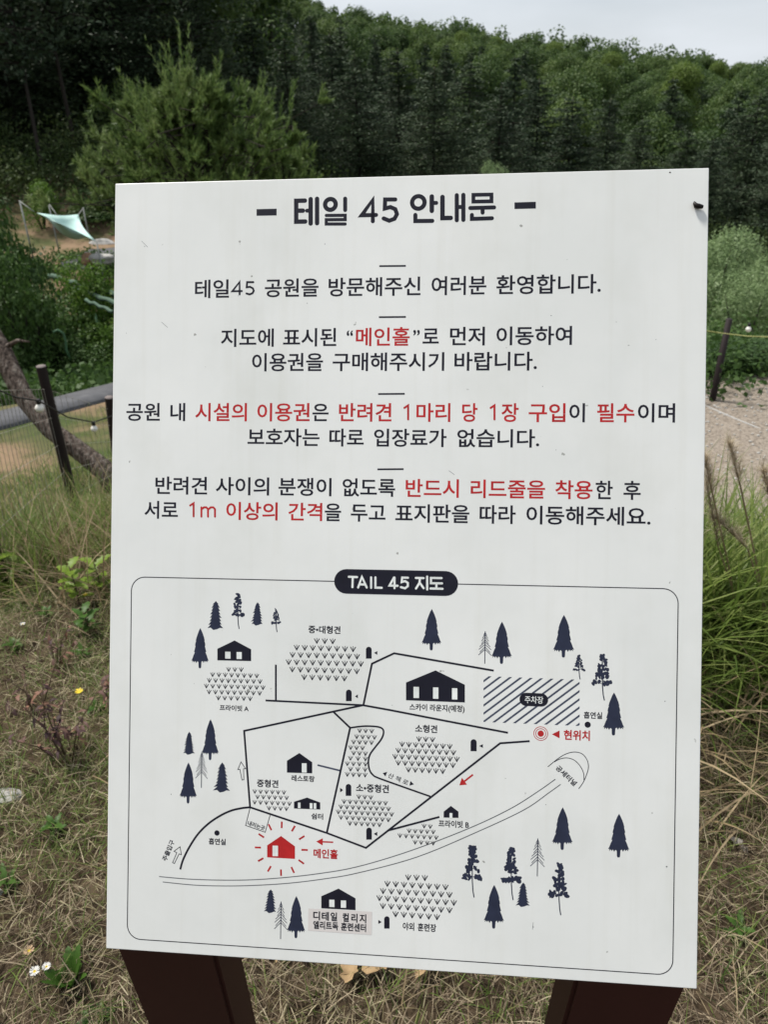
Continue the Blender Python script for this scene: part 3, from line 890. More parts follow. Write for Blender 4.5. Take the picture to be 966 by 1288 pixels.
# posts: square timber, dark red paint, tops cut along the back of the panel
m_post, nt, b = new_mat('dark_red_paint')
q = noise(nt, 4, 6, vscale=(1, 1, .12)); r = ramp(nt, [(.026, .0065, .0055), (.042, .011, .009)], [.3, .7])
nt.links.new(q.outputs[0], r.inputs[0])
q2 = noise(nt, 55, 4, vscale=(1, 1, .15)); r2 = ramp(nt, [(1, 1, 1), (2.6, 2.4, 2.2)], [.70, .76]); nt.links.new(q2.outputs[0], r2.inputs[0])
mu = nt.nodes.new('ShaderNodeMix'); mu.data_type = 'RGBA'; mu.blend_type = 'MULTIPLY'; mu.inputs[0].default_value = 1
nt.links.new(r.outputs[0], mu.inputs[6]); nt.links.new(r2.outputs[0], mu.inputs[7]); nt.links.new(mu.outputs[2], b.inputs['Base Color'])
b.inputs['Roughness'].default_value = .6; b.inputs['Specular IOR Level'].default_value = .25
bump(nt, b, q.outputs[0], .2, .004)
Nw = (BM.to_3x3() @ Vector((0, 0, 1))).normalized()
Uw = (BM.to_3x3() @ Vector((1, 0, 0))).normalized()
pd = (ROT @ Vector(((495-483)/F, -(2057-644)/F, -1))).normalized()       # direction of the posts, downwards
fw = (Vector((0, 0, 1)).cross(Uw)); fw.normalize()                        # horizontal, away from the viewer
for u_a in (.0045, BW-.1135):
    me = bpy.data.meshes.new('post'); bm = bmesh.new()
    c0 = BM @ Vector((u_a, .004, -.0062))
    vs = []
    for du, dw in ((0, 0), (.109, 0), (.109, .06), (0, .06)):
        s0 = c0+Uw*du+fw*dw
        # run up along the post until the back plane of the panel
        pl = BM @ Vector((0, 0, -.0062))
        t = (pl-s0).dot(Nw)/(pd.dot(Nw))
        topv = s0+pd*t
        bott = topv+pd*((-.12-topv.z)/pd.z)
        vs.append((bm.verts.new(topv-root.location), bm.verts.new(bott-root.location)))
    bm.faces.new([v[0] for v in vs]); bm.faces.new([v[1] for v in vs][::-1])
    for i in range(4):
        bm.faces.new([vs[i][0], vs[i][1], vs[(i+1) % 4][1], vs[(i+1) % 4][0]])
    bmesh.ops.recalc_face_normals(bm, faces=bm.faces)
    bmesh.ops.bevel(bm, geom=list(bm.edges), offset=.004, segments=2, affect='EDGES')
    bm.to_mesh(me); bm.free(); me.materials.append(m_post)
    link('post', me, root)

# ------------------------------------------------------------------ vegetation materials
bark = surf('grey_brown_bark', [(.045, .036, .03), (.11, .09, .075), (.19, .17, .15)], 12, .95, .9, .02, 8, vscale=(1, 1, .25), spec=.1)
bark_dark = surf('dark_bark', [(.022, .019, .017), (.05, .043, .037)], 6, .95, .8, .02, 6, vscale=(1, 1, .3), spec=.1)
L_FAR = leaf_mat('broadleaf_foliage', [(.022, .044, .016), (.050, .092, .026), (.094, .145, .038), (.155, .21, .055)], .35, .6, .35, .35, .35)
L_YEL = leaf_mat('yellow_green_foliage', [(.06, .10, .018), (.11, .17, .03), (.16, .22, .05)], .35, .6, .35, .3)
L_PINE = leaf_mat('dark_pine_foliage', [(.016, .030, .017), (.034, .058, .030), (.058, .088, .044), (.085, .118, .058)], .15, .6, .4, .35, .3)
L_YPINE = leaf_mat('young_pine_needles', [(.035, .065, .02), (.09, .15, .04), (.17, .24, .075), (.27, .32, .15)], .3, .5, 1.1, .5)
L_BUSH = leaf_mat('shrub_foliage', [(.022, .05, .014), (.05, .10, .024), (.09, .155, .04)], .35, .55, .8, .4, .3)
L_BRIGHT = leaf_mat('bright_shrub_foliage', [(.05, .11, .015), (.09, .17, .025), (.13, .21, .04)], .4, .5, 1, .4)
L_WILLOW = leaf_mat('pale_willow_foliage', [(.12, .19, .08), (.22, .31, .14), (.32, .42, .22)], .45, .5, .9, .4)
L_UNDER = leaf_mat('undergrowth_leaves', [(.02, .04, .012), (.045, .075, .02), (.08, .10, .035)], .3, .6, .5, .5)

# ------------------------------------------------------------------ tree makers (each returns meshes in its own space, base at the origin)
def far_broadleaf(seed, h=8, r=3.6, nl=9500, ls=.25, mat=None):
    g = np.random.default_rng(seed)
    a = Acc()
    a.tube([(0, 0, -1), (.1, 0, h*.3), (.2, .1, h*.55)], [.2, .15, .07], 5)
    lob = []
    for i in range(19):
        t = g.random()
        an = g.random()*6.28
        rr = r*.62*math.sqrt(g.random())*(1-.5*t)
        lob.append((rr*math.cos(an), rr*math.sin(an), h*(.26+.54*t), r*(.20+.26*g.random()**1.5)))
    lob.append((0, 0, h*.86, r*.33))
    V = []; NN = []
    for x, y, z, s in lob:
        m = int(nl/len(lob)*(s/(.33*r))**2)
        d = unit(g.normal(size=(m, 3)))
        V.append(np.array([x, y, z])+d*np.array([s, s, s*.8])*(.60+.55*g.random((m, 1)))); NN.append(d)
    V = np.concatenate(V)
    a.add(*leaf_quads(V, ls, .8, .35, g=g, nrm=np.concatenate(NN)), 1)
    return a.mesh('broadleaf_tree', [bark_dark, mat or L_FAR])

def conifer(seed, h=12, r=2.2, clear=.3, nl=2600, ls=.3, drop=.12, mat=None, split=False, trunk_r=.16):
    g = np.random.default_rng(seed)
    a = Acc(); f = Acc()
    bend = g.normal(size=2)*.25
    P = lambda t: np.array([bend[0]*math.sin(t*2.4), bend[1]*math.sin(t*2), h*t])
    a.tube([tuple(P(t)) for t in np.linspace(-.08, 1, 8)], list(np.linspace(trunk_r, .02, 8)), 7)
    cen = []; dr = []
    nw = int(h*2.8)
    for i in range(nw):
        t = clear+(1-clear)*(i+.6*g.random())/nw
        q_ = (t-clear)/(1-clear)
        L0 = r*(math.sin(min(1, q_*2.3+.25)*1.57)*(1-q_)**.75+.08)
        for k in range(5):
            an = g.random()*6.28; L = L0*g.uniform(.45, 1.15)
            st = P(t); d = np.array([math.cos(an), math.sin(an), g.uniform(-.15, .35)])
            en = st+d*L+np.array([0, 0, -drop*L])
            if L > .5: a.tube([tuple(st), tuple((st+en)/2+np.array([0, 0, .06*L])), tuple(en)], [.035, .022, .008], 4, cap=False)
            m = max(2, int(nl/(nw*5)*L/(r*.55)))
            u = g.random((m, 1))**.7
            c_ = st+(en-st)*u+g.normal(size=(m, 3))*np.array([.17, .17, .10])*(.12+.75*L)
            cen.append(c_); dr.append(unit(d+g.normal(size=(m, 3))*.55+np.array([0, 0, .2])))
    f.add(*leaf_quads(np.concatenate(cen), ls, .42, .5, np.concatenate(dr), g=g), 1)
    if split: return a.mesh('trunk', [bark_dark]), f.mesh('crown', [bark_dark, mat or L_PINE])
    for (k, m), l in f.F.items():
        a.F.setdefault((k, m), []).extend([q_+a.n for q_ in l])
    a.V += f.V; a.n += f.n
    return a.mesh('pine_tree', [bark_dark, mat or L_PINE])

def shrub(seed, w_, h, nl, ls, mat, aspect=.6, stems=5, core=.55, lobes=12):
    g = np.random.default_rng(seed)
    a = Acc(); f = Acc()
    V = []; NN = []
    for i in range(stems):
        an = 6.28*i/stems+g.random(); e = np.array([math.cos(an)*w_*.3, math.sin(an)*w_*.3, h*g.uniform(.55, .85)])
        a.tube([(0, 0, -.15), tuple(e*.5+np.array([0, 0, h*.1])), tuple(e)], [.03*h/2+.008, .018*h/2+.005, .004], 5)
    for i in range(lobes):
        an = g.random()*6.28; t = g.random(); rr = w_*.5*math.sqrt(g.random())*(1-.45*t)
        s = w_*g.uniform(.14, .26); c_ = np.array([rr*math.cos(an)*.8, rr*math.sin(an)*.8, h*(.2+.62*t)])
        m = nl//lobes; d = unit(g.normal(size=(m, 3)))
        V.append(c_+d*np.array([s, s, s*.85])*(core+(1.1-core)*g.random((m, 1)))); NN.append(d)
    V = np.concatenate(V); V[:, 2] = np.maximum(V[:, 2], .03)
    f.add(*leaf_quads(V, ls, aspect, .4, g=g, nrm=np.concatenate(NN)))
    return a.mesh('stems', [bark_dark], True), f.mesh('foliage', [mat])

def thing2(name, label, cat, loc, parts, group=None, rz=0., sc=1.):
    e = empty(name, loc, rz); e.scale = (sc, sc, sc) if not hasattr(sc, '__len__') else sc
    tag(e, label, cat, group)
    for m in parts: link(m.name.split('.')[0], m, e)
    return e

# ------------------------------------------------------------------ far hillside wood: every tree an object of its own
FB = [far_broadleaf(100+i, 7.2, 3.7+.3*(i % 3)) for i in range(6)]
FN = [far_broadleaf(160+i, 6.6, 3.3, 20000, .15) for i in range(3)]
FBY = far_broadleaf(140, 7.5, 3.2, 18000, .15, mat=L_YEL)
FP = [conifer(200+i, 9, 2.7, .08, 5200, .27) for i in range(4)]
pts = []
gg = np.random.default_rng(11)
tries = 0
while tries < 26000:
    tries += 1
    az = gg.uniform(-.60, .62); r_ = math.sqrt(gg.uniform(50**2, 226**2))
    x, y = r_*math.sin(az), r_*math.cos(az)
    dmin = 4.3+.008*r_
    if az < -.12 and r_ > 120: continue
    if all((x-a)**2+(y-b)**2 > dmin*dmin for a, b, *_ in pts): pts.append((x, y, az, r_))
pts.sort(key=lambda p: p[3])
far_pts = pts[395:]; pts = pts[:395]
for x, y, az, r_ in pts:
    pine = gg.random() < (.75 if az < -.02 and r_ < 130 else (.85 if r_ < 82 and az < .1 else (.22 if r_ < 105 else .05)))
    yel_ = (not pine) and gg.random() < .07
    me = FBY if yel_ else FP[gg.integers(4)] if pine else (FN[gg.integers(3)] if r_ < 95 else FB[gg.integers(6)])
    o = link('pine_tree' if pine else 'broadleaf_tree', me, None, (x, y, Tz(x, y)-.3))
    s_ = gg.uniform(.78, 1.15)*(1 if pine else 1.0)
    if pine and r_ > 100: s_ *= .78
    # nearer trees stand below the skyline that the far canopy draws
    ridge = (float(np.interp(az, CA, CZ))+4.5)/220
    if az > -.12 and r_ < 190: s_ = min(s_, max(.3, (ridge*r_+1.5-Tz(x, y))/((9.6 if pine else 7.2)*1.05)))
    o.scale = (s_*gg.uniform(.9, 1.1), s_*gg.uniform(.9, 1.1), s_*gg.uniform(.85, 1.12)*(.95 if pine else 1))
    o.rotation_euler = (0, 0, gg.random()*6.28)
    if pine: tag(o, 'dark pine tree among the trees that cover the hillside behind the sign', 'tree', 'pine trees covering the far hillside')
    elif yel_: tag(o, 'yellow-green broadleaf tree scattered among the darker trees of the hillside', 'tree', 'yellow-green trees scattered over the far hillside')
    else: tag(o, 'round green broadleaf tree among the trees that cover the hillside behind the sign', 'tree', 'broadleaf trees covering the far hillside')
g7 = np.random.default_rng(71); Vs, Ns = [], []
for x, y, az, r_ in far_pts:                       # the canopy beyond those: too many to count
    c0 = np.array([x, y, Tz(x, y)]); sc_t = g7.uniform(.8, 1.2)
    for k in range(7):
        m = 75; d = unit(g7.normal(size=(m, 3))); lr = g7.uniform(1.0, 1.9)*sc_t
        cc = c0+np.array([*(g7.normal(size=2)*1.5*sc_t), g7.uniform(2.4, 6.4)*sc_t])
        Vs.append(cc+d*lr*(.65+.5*g7.random((m, 1)))); Ns.append(d)
Vs = np.concatenate(Vs)
Vq, Qq = leaf_quads(Vs, .62, .8, .35, g=g7, nrm=np.concatenate(Ns))
tag(link('forest_canopy', mesh_np('forest_canopy', Vq, Qq, L_FAR)), 'green treetops of the far wood covering the upper hillside up to the skyline', 'wood', kind='stuff')
def on_ground(px, dist):
    """ground point in the direction of picture column px at a distance in metres"""
    r = ray(px, 152); k = dist/math.hypot(r.x, r.y)
    x, y = r.x*k, r.y*k
    return x, y, Tz(x, y)
for px, dist, s_, lab in ((850, 74, .85, 'yellow-green round tree above the right end of the white sign'), (760, 110, .85, 'yellow-green tree in the middle of the hillside, left of the brighter one'), (690, 130, .9, 'yellow-green tree high on the hillside above the middle of the sign')):
    x, y, z = on_ground(px, dist)
    o = link('broadleaf_tree', FBY, None, (x, y, z)); o.scale = (s_, s_, s_*1.1); tag(o, lab, 'tree')

# ------------------------------------------------------------------ dark pines close behind the sign and on the left
P1 = [conifer(300+i, 13, 3.4, .06, 15000, .19, split=True, trunk_r=.12) for i in range(4)]
P2 = [conifer(320+i, 12, 2.3, .34, 4600, .24, split=True, trunk_r=.09) for i in range(2)]
def pine(px, dist, s_, lab=None, proto=None, rz=0, group=None, dz=0):
    x, y, z = on_ground(px, dist)
    return thing2('pine_tree', lab, 'tree', (x, y, z-.2+dz), proto or P1[int(gg.integers(4))], group, rz or gg.random()*6.28, s_ if proto else (s_*(1.75 if s_ < .75 else 1.15), s_*(1.75 if s_ < .75 else 1.15), s_))
G_ = 'dark pines standing close behind the sign'
ORD = ('first second third fourth fifth sixth seventh eighth ninth tenth eleventh twelfth thirteenth fourteenth fifteenth sixteenth seventeenth eighteenth').split()
def top_scale(px, pytop, dist, h):
    x, y, z = on_ground(px, dist)
    r = ray(px, pytop); zt = CAM.z+r.z*dist/math.hypot(r.x, r.y)
    return max(.2, (zt-z+.2)/h)
for i, (px, dist, pyt) in enumerate(((285, 38, 40), (325, 44, 20), (368, 36, 48), (415, 42, 42), (452, 37, 68), (500, 43, 62), (545, 38, 84), (588, 45, 78), (632, 40, 108), (672, 46, 98), (715, 42, 122), (762, 48, 124), (812, 43, 150), (868, 47, 165), (905, 42, 175), (955, 46, 118), (1010, 42, 120), (1070, 46, 120))):
    pine(px, dist, top_scale(px, pyt, dist, 13), ORD[i]+' from the left of the dark pines standing close behind the sign', group=G_)
pine(38, 33, .95, 'leftmost tall pine with a bare thin trunk, in the dark wood on the left', P2[0], 1.0)
pine(88, 35, 1.05, 'tall pine with a bare thin trunk, second from the left in the dark wood', P2[1], 2.0)
for i, (px, dist, s_) in enumerate(((-620, 42, 1.2), (-500, 40, 1.1), (-420, 46, 1.3), (-330, 41, 1.2), (-250, 40, 1.2), (-180, 44, 1.2), (-120, 38, 1.1), (-60, 42, 1.1), (-10, 50, 1.3), (5, 44, 1.0), (20, 39, .62), (60, 46, 1.1), (90, 41, .62), (118, 44, 1.1), (140, 52, 1.3), (165, 40, .85), (215, 46, 1.1), (250, 40, .95))):
    pine(px, dist, s_, ORD[i]+' from the left of the dark pines in the shaded wood behind the young pine', group='dark pines in the wood on the left')
for px, dist, s_, lab in ((262, 43, 1.25, 'tall green broadleaf tree rising above the young pine, left of the sky gap'), (160, 34, .42, 'small broadleaf tree at the left foot of the dark wood'), (345, 47, 1.15, 'broadleaf tree at the top of the dark wood, next to the sky gap')):
    x, y, z = on_ground(px, dist)
    o = link('broadleaf_tree', far_broadleaf(int(px), 9, 3.0, 3600, .22), None, (x, y, z-.3)); o.scale = (s_,)*3; tag(o, lab, 'tree')

# low shrubs that close the foot of the wood: nobody could count them
def mass(name, label, spots, ls, mat, per, h, w_, seed, cat=None):
    g = np.random.default_rng(seed); V = []
    for x, y, s_ in spots:
        z = Tz(x, y); m = int(per*s_*s_)
        d = unit(g.normal(size=(m, 3))); d[:, 2] = np.abs(d[:, 2])*1.0
        V.append(np.array([x, y, z])+d*np.array([w_*s_, w_*s_, h*s_])*(.35+.75*g.random((m, 1))))
    V = np.concatenate(V)
    Vq, Q = leaf_quads(V, ls, .65, .7, g=g)
    return tag(link(name, mesh_np(name, Vq, Q, mat)), label, cat or 'undergrowth', kind='stuff')
sp = []
for i in range(420):
    az = gg.uniform(-.85, .8); r_ = gg.uniform(29, 52)
    sp.append((r_*math.sin(az), r_*math.cos(az), gg.uniform(.7, 1.5)))
mass('undergrowth', 'dark shrubby undergrowth along the foot of the wood', sp, .14, L_UNDER, 420, 1.3, 1.3, 31)

# ------------------------------------------------------------------ the young pine behind the top left corner of the sign
def needle_shoots(acc, tips, dirs, L, nn, nl, g, wd=.008):
    """bottle-brush shoots of needles"""
    m = len(tips)
    t = g.random((m, nn, 1))
    D = dirs[:, None, :]
    base = tips[:, None, :]-D*L[:, None, None]*t
    s = g.normal(size=(m, nn, 3)); s = unit(s-D*(s*D).sum(-1, keepdims=True))
    nd = unit(s*.6+D*.95)
    ln = nl*(.75+.5*g.random((m, nn, 1)))
    tp = base+nd*ln
    w_ = unit(np.cross(nd, g.normal(size=(m, nn, 3))))*wd
    V = np.stack([base-w_, base+w_, tp], 2).reshape(-1, 3)
    acc.add(V, np.arange(len(V)).reshape(-1, 3))
def young_pine(seed, h, w_, nb, per, parent, tall_leader=True, lower=.0):
    g = np.random.default_rng(seed)
    tr, ft, cn = Acc(), Acc(), Acc()
    tr.tube([(0, 0, -.4), (.03, .02, h*.3), (-.04, 0, h*.62), (0, 0, h*.92)], [.10, .075, .045, .012], 8)
    T_, D_, LL = [], [], []
    for i in range(nb):
        t = lower+(1-lower)*(i+.5*g.random())/nb
        an = i*2.399+g.random()*.6
        L = w_*.5*(1-t)**.72*g.choice([.6, .85, 1., 1.2])*g.uniform(.85, 1.1)
        st = np.array([0, 0, h*t*.88])
        d = np.array([math.cos(an), math.sin(an), .30+.65*t])
        mid = st+d*L*.5+np.array([0, 0, -.03*L]); en = st+d*L*np.array([1, 1, .8])+np.array([0, 0, .14*L])
        tr.tube([tuple(st), tuple(mid), tuple(en)], [.028*(1-t)+.010, .016*(1-t)+.007, .004], 5, cap=False)
        for j in range(max(3, int(per*(.45+.6*L)))):
            u = .30+.74*g.random()**.7
            p = (st+(mid-st)*u*2 if u < .5 else mid+(en-mid)*(u-.5)*2)
            off = g.normal(size=3)*np.array([.26, .26, .14])*(.35+.7*L)
            q_ = p+off
            tr.tube([tuple(p), tuple(q_)], [.008, .005], 4, cap=False)
            ax = unit(d*.6+off*1.5+np.array([0, 0, .55]))
            for k in range(g.integers(4, 8)):
                dd = unit(ax+g.normal(size=3)*.42); l_ = g.uniform(.12, .27)
                T_.append(q_+dd*l_); D_.append(dd); LL.append(l_)
        T_.append(en+d*.05); D_.append(unit(d+np.array([0, 0, .8]))); LL.append(.42)
        # a pale upright candle at some ends
        if t > .3 or g.random() < .35:
            for _ in range(2):
                c_ = en+g.normal(size=3)*.10; cd_ = unit(d*.35+np.array([0, 0, 1])); l_ = g.uniform(.18, .45)
                T_.append(c_+cd_*l_); D_.append(cd_); LL.append(l_)
    if tall_leader:
        for dx, l_ in ((0, .80), (.12, .72), (-.45, .62), (0, .66), (.16, .48), (-.17, .5), (-.62, .44), (-.70, .30), (.08, .35)):
            b = np.array([dx*.6, 0, h*(.93 if abs(dx) < .5 else .86)]); dd = unit(np.array([dx*.8, .1, 1]))
            T_.append(b+dd*l_); D_.append(dd); LL.append(l_)
    needle_shoots(ft, np.array(T_), np.array(D_), np.array(LL), 46, .085, g)
    link('trunk', tr.mesh('trunk', [bark_dark], True), parent)
    link('crown', ft.mesh('crown', [L_YPINE]), parent)
DP = 12.5
r_ = ray(238, 152); k_ = DP/math.hypot(r_.x, r_.y)
px0, py0 = r_.x*k_, r_.y*k_
zb = Tz(px0, py0)
ztop = CAM.z+ray(236, 62).z*DP/math.hypot(ray(236, 62).x, ray(236, 62).y)
e = empty('young_pine', (px0, py0, zb)); tag(e, 'bushy young pine with upright pale shoots above the left corner of the sign', 'tree')
young_pine(5, ztop-zb-.1, 5.2, 72, 6, e, lower=.46)
r_ = ray(352, 152); k_ = 12.2/math.hypot(r_.x, r_.y)
e = empty('young_pine', (r_.x*k_, r_.y*k_, Tz(r_.x*k_, r_.y*k_)))
tag(e, 'small yellowish young pine to the right of the bushy one, behind the sign', 'tree')
zt2 = CAM.z+ray(345, 150).z*12.2/math.hypot(ray(345, 150).x, ray(345, 150).y)
young_pine(9, zt2-e.location.z-.05, 1.9, 28, 5, e, False, lower=.4)

# ------------------------------------------------------------------ left valley: shrubs, sail, poles, netting
def at_ground_px(px, py): return hitT(px, py)
def place(px, py, dist):
    """world point seen at that picture point, at that distance over ground"""
    r = ray(px, py); return CAM+r*(dist/math.hypot(r.x, r.y))
SH = [shrub(400+i, 2.2, 2.0, 4200, .08, m) for i, m in enumerate((L_BUSH, L_BUSH, L_BRIGHT, L_WILLOW))]
for px, pytop, dist, k, wsc, lab in (
    (-22, 232, 17, 0, 1.0, 'large dark green shrub at the left edge of the picture below the pine wood'), (32, 338, 16, 1, .8, 'green shrub below the shade sail on the left'),
    (92, 322, 16, 2, .85, 'bright yellow-green shrub right below the shade sail'), (128, 236, 30, 1, 1.7, 'dark bush between the shade sail and the sign'),
    (40, 226, 29.5, 2, .8, 'yellow-green bush on the bank above the shade sail'), (0, 302, 15, 0, .8, 'dark green shrub at the left edge level with the shade sail'),
    (25, 395, 15.2, 1, .8, 'low shrub above the leaning trunk at the left edge'), (122, 404, 14.8, 2, .7, 'bright leafy shrub against the left edge of the sign'),
    (72, 385, 15.2, 0, .8, 'dense green shrub behind the dark fence post'), (-60, 330, 16, 1, 1.2, 'wide green shrub just left of the others beyond the path'),
    (100, 432, 14.6, 0, .7, 'low dark green shrub beside the grey path'), (185, 380, 15.5, 1, 1.1, 'green shrub hidden mostly behind the left part of the sign'), (30, 436, 14.6, 1, .7, 'dark low shrub behind the leaning trunk')):
    q_ = place(px, pytop, dist); zg = Tz(q_.x, q_.y); h_ = max(.5, q_.z-zg)
    thing2('shrub', lab, 'shrub', (q_.x, q_.y, zg-.05), SH[k], None, gg.random()*6.28, (wsc, wsc, h_/1.85))
sp = []
for i in range(1050):
    az = gg.uniform(-.85, .06); r_ = gg.uniform(10.4, 26)
    q_ = (r_*math.sin(az), r_*math.cos(az)); sp.append((*q_, gg.uniform(.6, 1.25) if r_ > 14 else gg.uniform(.5, 1.2)))
mass('weeds', 'green weeds and low brush covering the slope on the left', sp, .10, L_BUSH, 120, .42, .75, 33, 'weeds')
sp = []
for i in range(330):
    az = gg.uniform(.05, .66); r_ = gg.uniform(8.45, 30)
    sp.append((r_*math.sin(az), r_*math.cos(az), gg.uniform(.6, 1.4)))
mass('weeds', 'green brush growing beyond the gravel ground on the right', sp, .065, L_BUSH, 360, .6, .8, 34, 'weeds')

sail_m = surf('pale_mint_sail', [(.30, .50, .45), (.42, .60, .56), (.55, .66, .66)], 2, .7, .1)
n1, nt1, b1 = sail_m, sail_m.node_tree, sail_m.node_tree.nodes['Principled BSDF']
sail = empty('shade_sail', tuple(place(85, 320, 24))); tag(sail, 'pale mint shade sail stretched on ropes over the terrace on the left', 'shade sail')
corners = [place(44, 267, 25), place(70, 268, 27), place(99, 271, 26), place(120, 303, 23), place(98, 290, 22), place(65, 280, 23)]
def sail_mesh(A, B, Cc, D, n_=12, sag=.4):
    V = []
    for i in range(n_+1):
        for j in range(n_+1):
            u, v = i/n_, j/n_
            # edges curve in towards the middle, the cloth sags
            p = A*(1-u)*(1-v)+B*u*(1-v)+Cc*u*v+D*(1-u)*v
            c_ = (A+B+Cc+D)/4
            pull = .20*(4*u*(1-u)*(abs(2*v-1)**2)+4*v*(1-v)*(abs(2*u-1)**2))
            p = p+(c_-p)*pull+Vector((0, 0, -sag*16*u*(1-u)*v*(1-v)))
            V.append(tuple(p-sail.location))
    Q = [(i*(n_+1)+j, (i+1)*(n_+1)+j, (i+1)*(n_+1)+j+1, i*(n_+1)+j+1) for i in range(n_) for j in range(n_)]
    return mesh_np('canopy', np.array(V), np.array(Q), sail_m, smooth=True)
cv = link('canopy', sail_mesh(place(46, 268, 24), place(98, 270, 26.5), place(120, 304, 23.5), place(68, 279, 22.6)), sail)
sol = cv.modifiers.new('thickness', 'SOLIDIFY'); sol.thickness = .01
steel = surf('dull_steel', [(.18, .19, .18), (.28, .29, .28)], 6, .5, .1)
green_steel = surf('green_painted_steel', [(.05, .12, .06), (.09, .18, .10)], 6, .5, .1)
for (a_x, a_y, ad), (b_x, b_y, bd) in (((24, 253, 24.5), (42, 266, 24)), ((60, 255, 27), (70, 269, 25.3)), ((98, 270, 26.5), (104, 262, 28))):
    a = Acc(); o_ = sail.location; a.tube([tuple(place(a_x, a_y, ad)-o_), tuple(place(b_x, b_y, bd)-o_)], .014, 5)
    link('rope', a.mesh('rope', [steel]), sail)
for px, py, dd in ((24, 252, 24.6), (60, 254, 27.1), (104, 261, 28.1), (121, 304, 23.4)):
    q_ = place(px, py, dd)-sail.location; zg = Tz(q_.x+sail.location.x, q_.y+sail.location.y)-sail.location.z-.2
    a = Acc(); a.tube([(q_.x, q_.y, min(zg, q_.z-.3)), (q_.x, q_.y, q_.z)], .022, 6); link('pole', a.mesh('pole', [steel]), sail)

def rock(seed, s, mat, sub=3, amp=.25):
    g = np.random.default_rng(seed)
    bm = bmesh.new(); bmesh.ops.create_icosphere(bm, subdivisions=sub, radius=1)
    for v in bm.verts:
        p = v.co; k = 1+amp*(math.sin(p.x*3+seed)+math.sin(p.y*3.7+seed*2)+math.sin(p.z*4.1+seed*3))/2+g.normal()*.025
        v.co = Vector((p.x*s[0], p.y*s[1], p.z*s[2]))*k
    me = bpy.data.meshes.new('boulder'); bm.to_mesh(me); bm.free(); me.materials.append(mat)
    return me
stone_m = surf('orange_brown_rock', [(.13, .08, .05), (.30, .18, .11), (.38, .28, .2)], 5, .9, .6, .02)
pale_m = surf('pale_rock', [(.20, .19, .18), (.36, .35, .33), (.50, .49, .46)], 14, .85, .6, .01)
for i, (px, py, dd, s_, m, lab) in enumerate(((112, 327, 24, (.26, .22, .18), stone_m, 'orange-brown boulder at the front of the paved terrace'), (128, 326, 23.6, (.3, .25, .16), pale_m, 'pale boulder next to the sign at the front of the terrace'),
        (128, 306, 28, (.4, .25, .18), pale_m, 'pale stone behind the terrace, below the end of the sail'), (141, 308, 28.5, (.45, .3, .3), stone_m, 'brown stone behind the terrace beside the sign edge'))):
    q_ = place(px, py, dd)
    tag(link('boulder', rock(i+3, s_, m), None, (q_.x, q_.y, q_.z)), lab, 'boulder')
# netting rolls over the terrace edges
net_m = surf('pale_green_netting', [(.03, .06, .04), (.07, .12, .085), (.13, .18, .145)], 40, .8, .4, .01)
for i, (pa, pb, rad, lab) in enumerate((((62, 347, 18), (150, 372, 15.5), .06, 'upper pale green roll of netting lying across the slope'), ((95, 363, 16.5), (150, 383, 14.5), .05, 'middle pale green roll of netting lying across the slope'), ((108, 378, 15), (142, 392, 14), .035, 'lower pale roll of netting beside the sign edge'))):
    A_, B_2 = place(*pa), place(*pb); pts_ = []
    for t in np.linspace(0, 1, 14):
        p = A_.lerp(B_2, t); pts_.append((p.x, p.y, max(p.z, Tz(p.x, p.y)+.35)+.015*math.sin(t*17+i)))
    a = Acc(); a.tube(pts_, [rad*(.9+.12*math.sin(j*1.7+i)) for j in range(14)], 9)
    tag(link('netting_roll', a.mesh('netting_roll', [net_m], True)), lab, 'netting')
for px, py0_, py1_, dd, lab in ((42, 384, 440, 15.6, 'slim green pole standing among the weeds on the left'), (119, 395, 425, 15.4, 'short green pole standing close to the left edge of the sign')):
    q0, q1 = place(px, py0_, dd), place(px+4, py1_, dd)
    a = Acc(); a.tube([(.03, 0, Tz(q0.x, q0.y)-q0.z-.1), (0, 0, 0)], .026, 8)
    tag(link('pole', a.mesh('pole', [green_steel], True), None, tuple(q0)), lab, 'pole')
a = Acc(); pp = [place(*v) for v in ((66, 418, 14.2), (72, 415, 14.2), (79, 419, 14.2), (82, 428, 14.2), (83, 440, 14.2), (88, 452, 14.2))]
a.tube([tuple(p-pp[0]) for p in pp], .02, 7)
tag(link('hose', a.mesh('hose', [green_steel], True), None, tuple(pp[0])), 'pale green bent hose arching out of the weeds on the left', 'hose')

# ------------------------------------------------------------------ leaning trunk, fence, bulbs on the left
lichen = surf('lichen_bark', [(.035, .028, .024), (.11, .085, .072), (.19, .165, .145), (.24, .20, .15)], 42, .95, 1, .04, 10, [.36, .5, .62, .75], vscale=(1, .6, .45), spec=.1)
a = Acc()
TP = [(-75, 330, 6.2), (-30, 392, 5.9), (0, 440, 5.7), (30, 500, 5.5), (62, 541, 5.3), (104, 570, 5.15), (132, 592, 5.05), (156, 622, 4.95)]
pw = [place(*p) for p in TP]
gr_ = np.random.default_rng(3)
V_, F_ = tube([tuple(p) for p in pw], [.068, .070, .070, .067, .062, .062, .074, .10], 14)
V_ = V_+gr_.normal(size=V_.shape)*.004
lt = empty('leaning_tree', tuple(pw[-1])); tag(lt, 'thick grey-brown leaning tree trunk behind the dark fence post on the left', 'tree')
link('trunk', mesh_np('trunk', V_-np.array(pw[-1]), F_, lichen, smooth=True), lt)
a = Acc(); q_ = pw[2]
a.tube([tuple(pw[2]-pw[-1]), tuple(place(22, 428, 5.6)-pw[-1]), tuple(place(36, 430, 5.5)-pw[-1])], [.02, .012, .006], 6)
link('branch', a.mesh('branch', [lichen], True), lt)

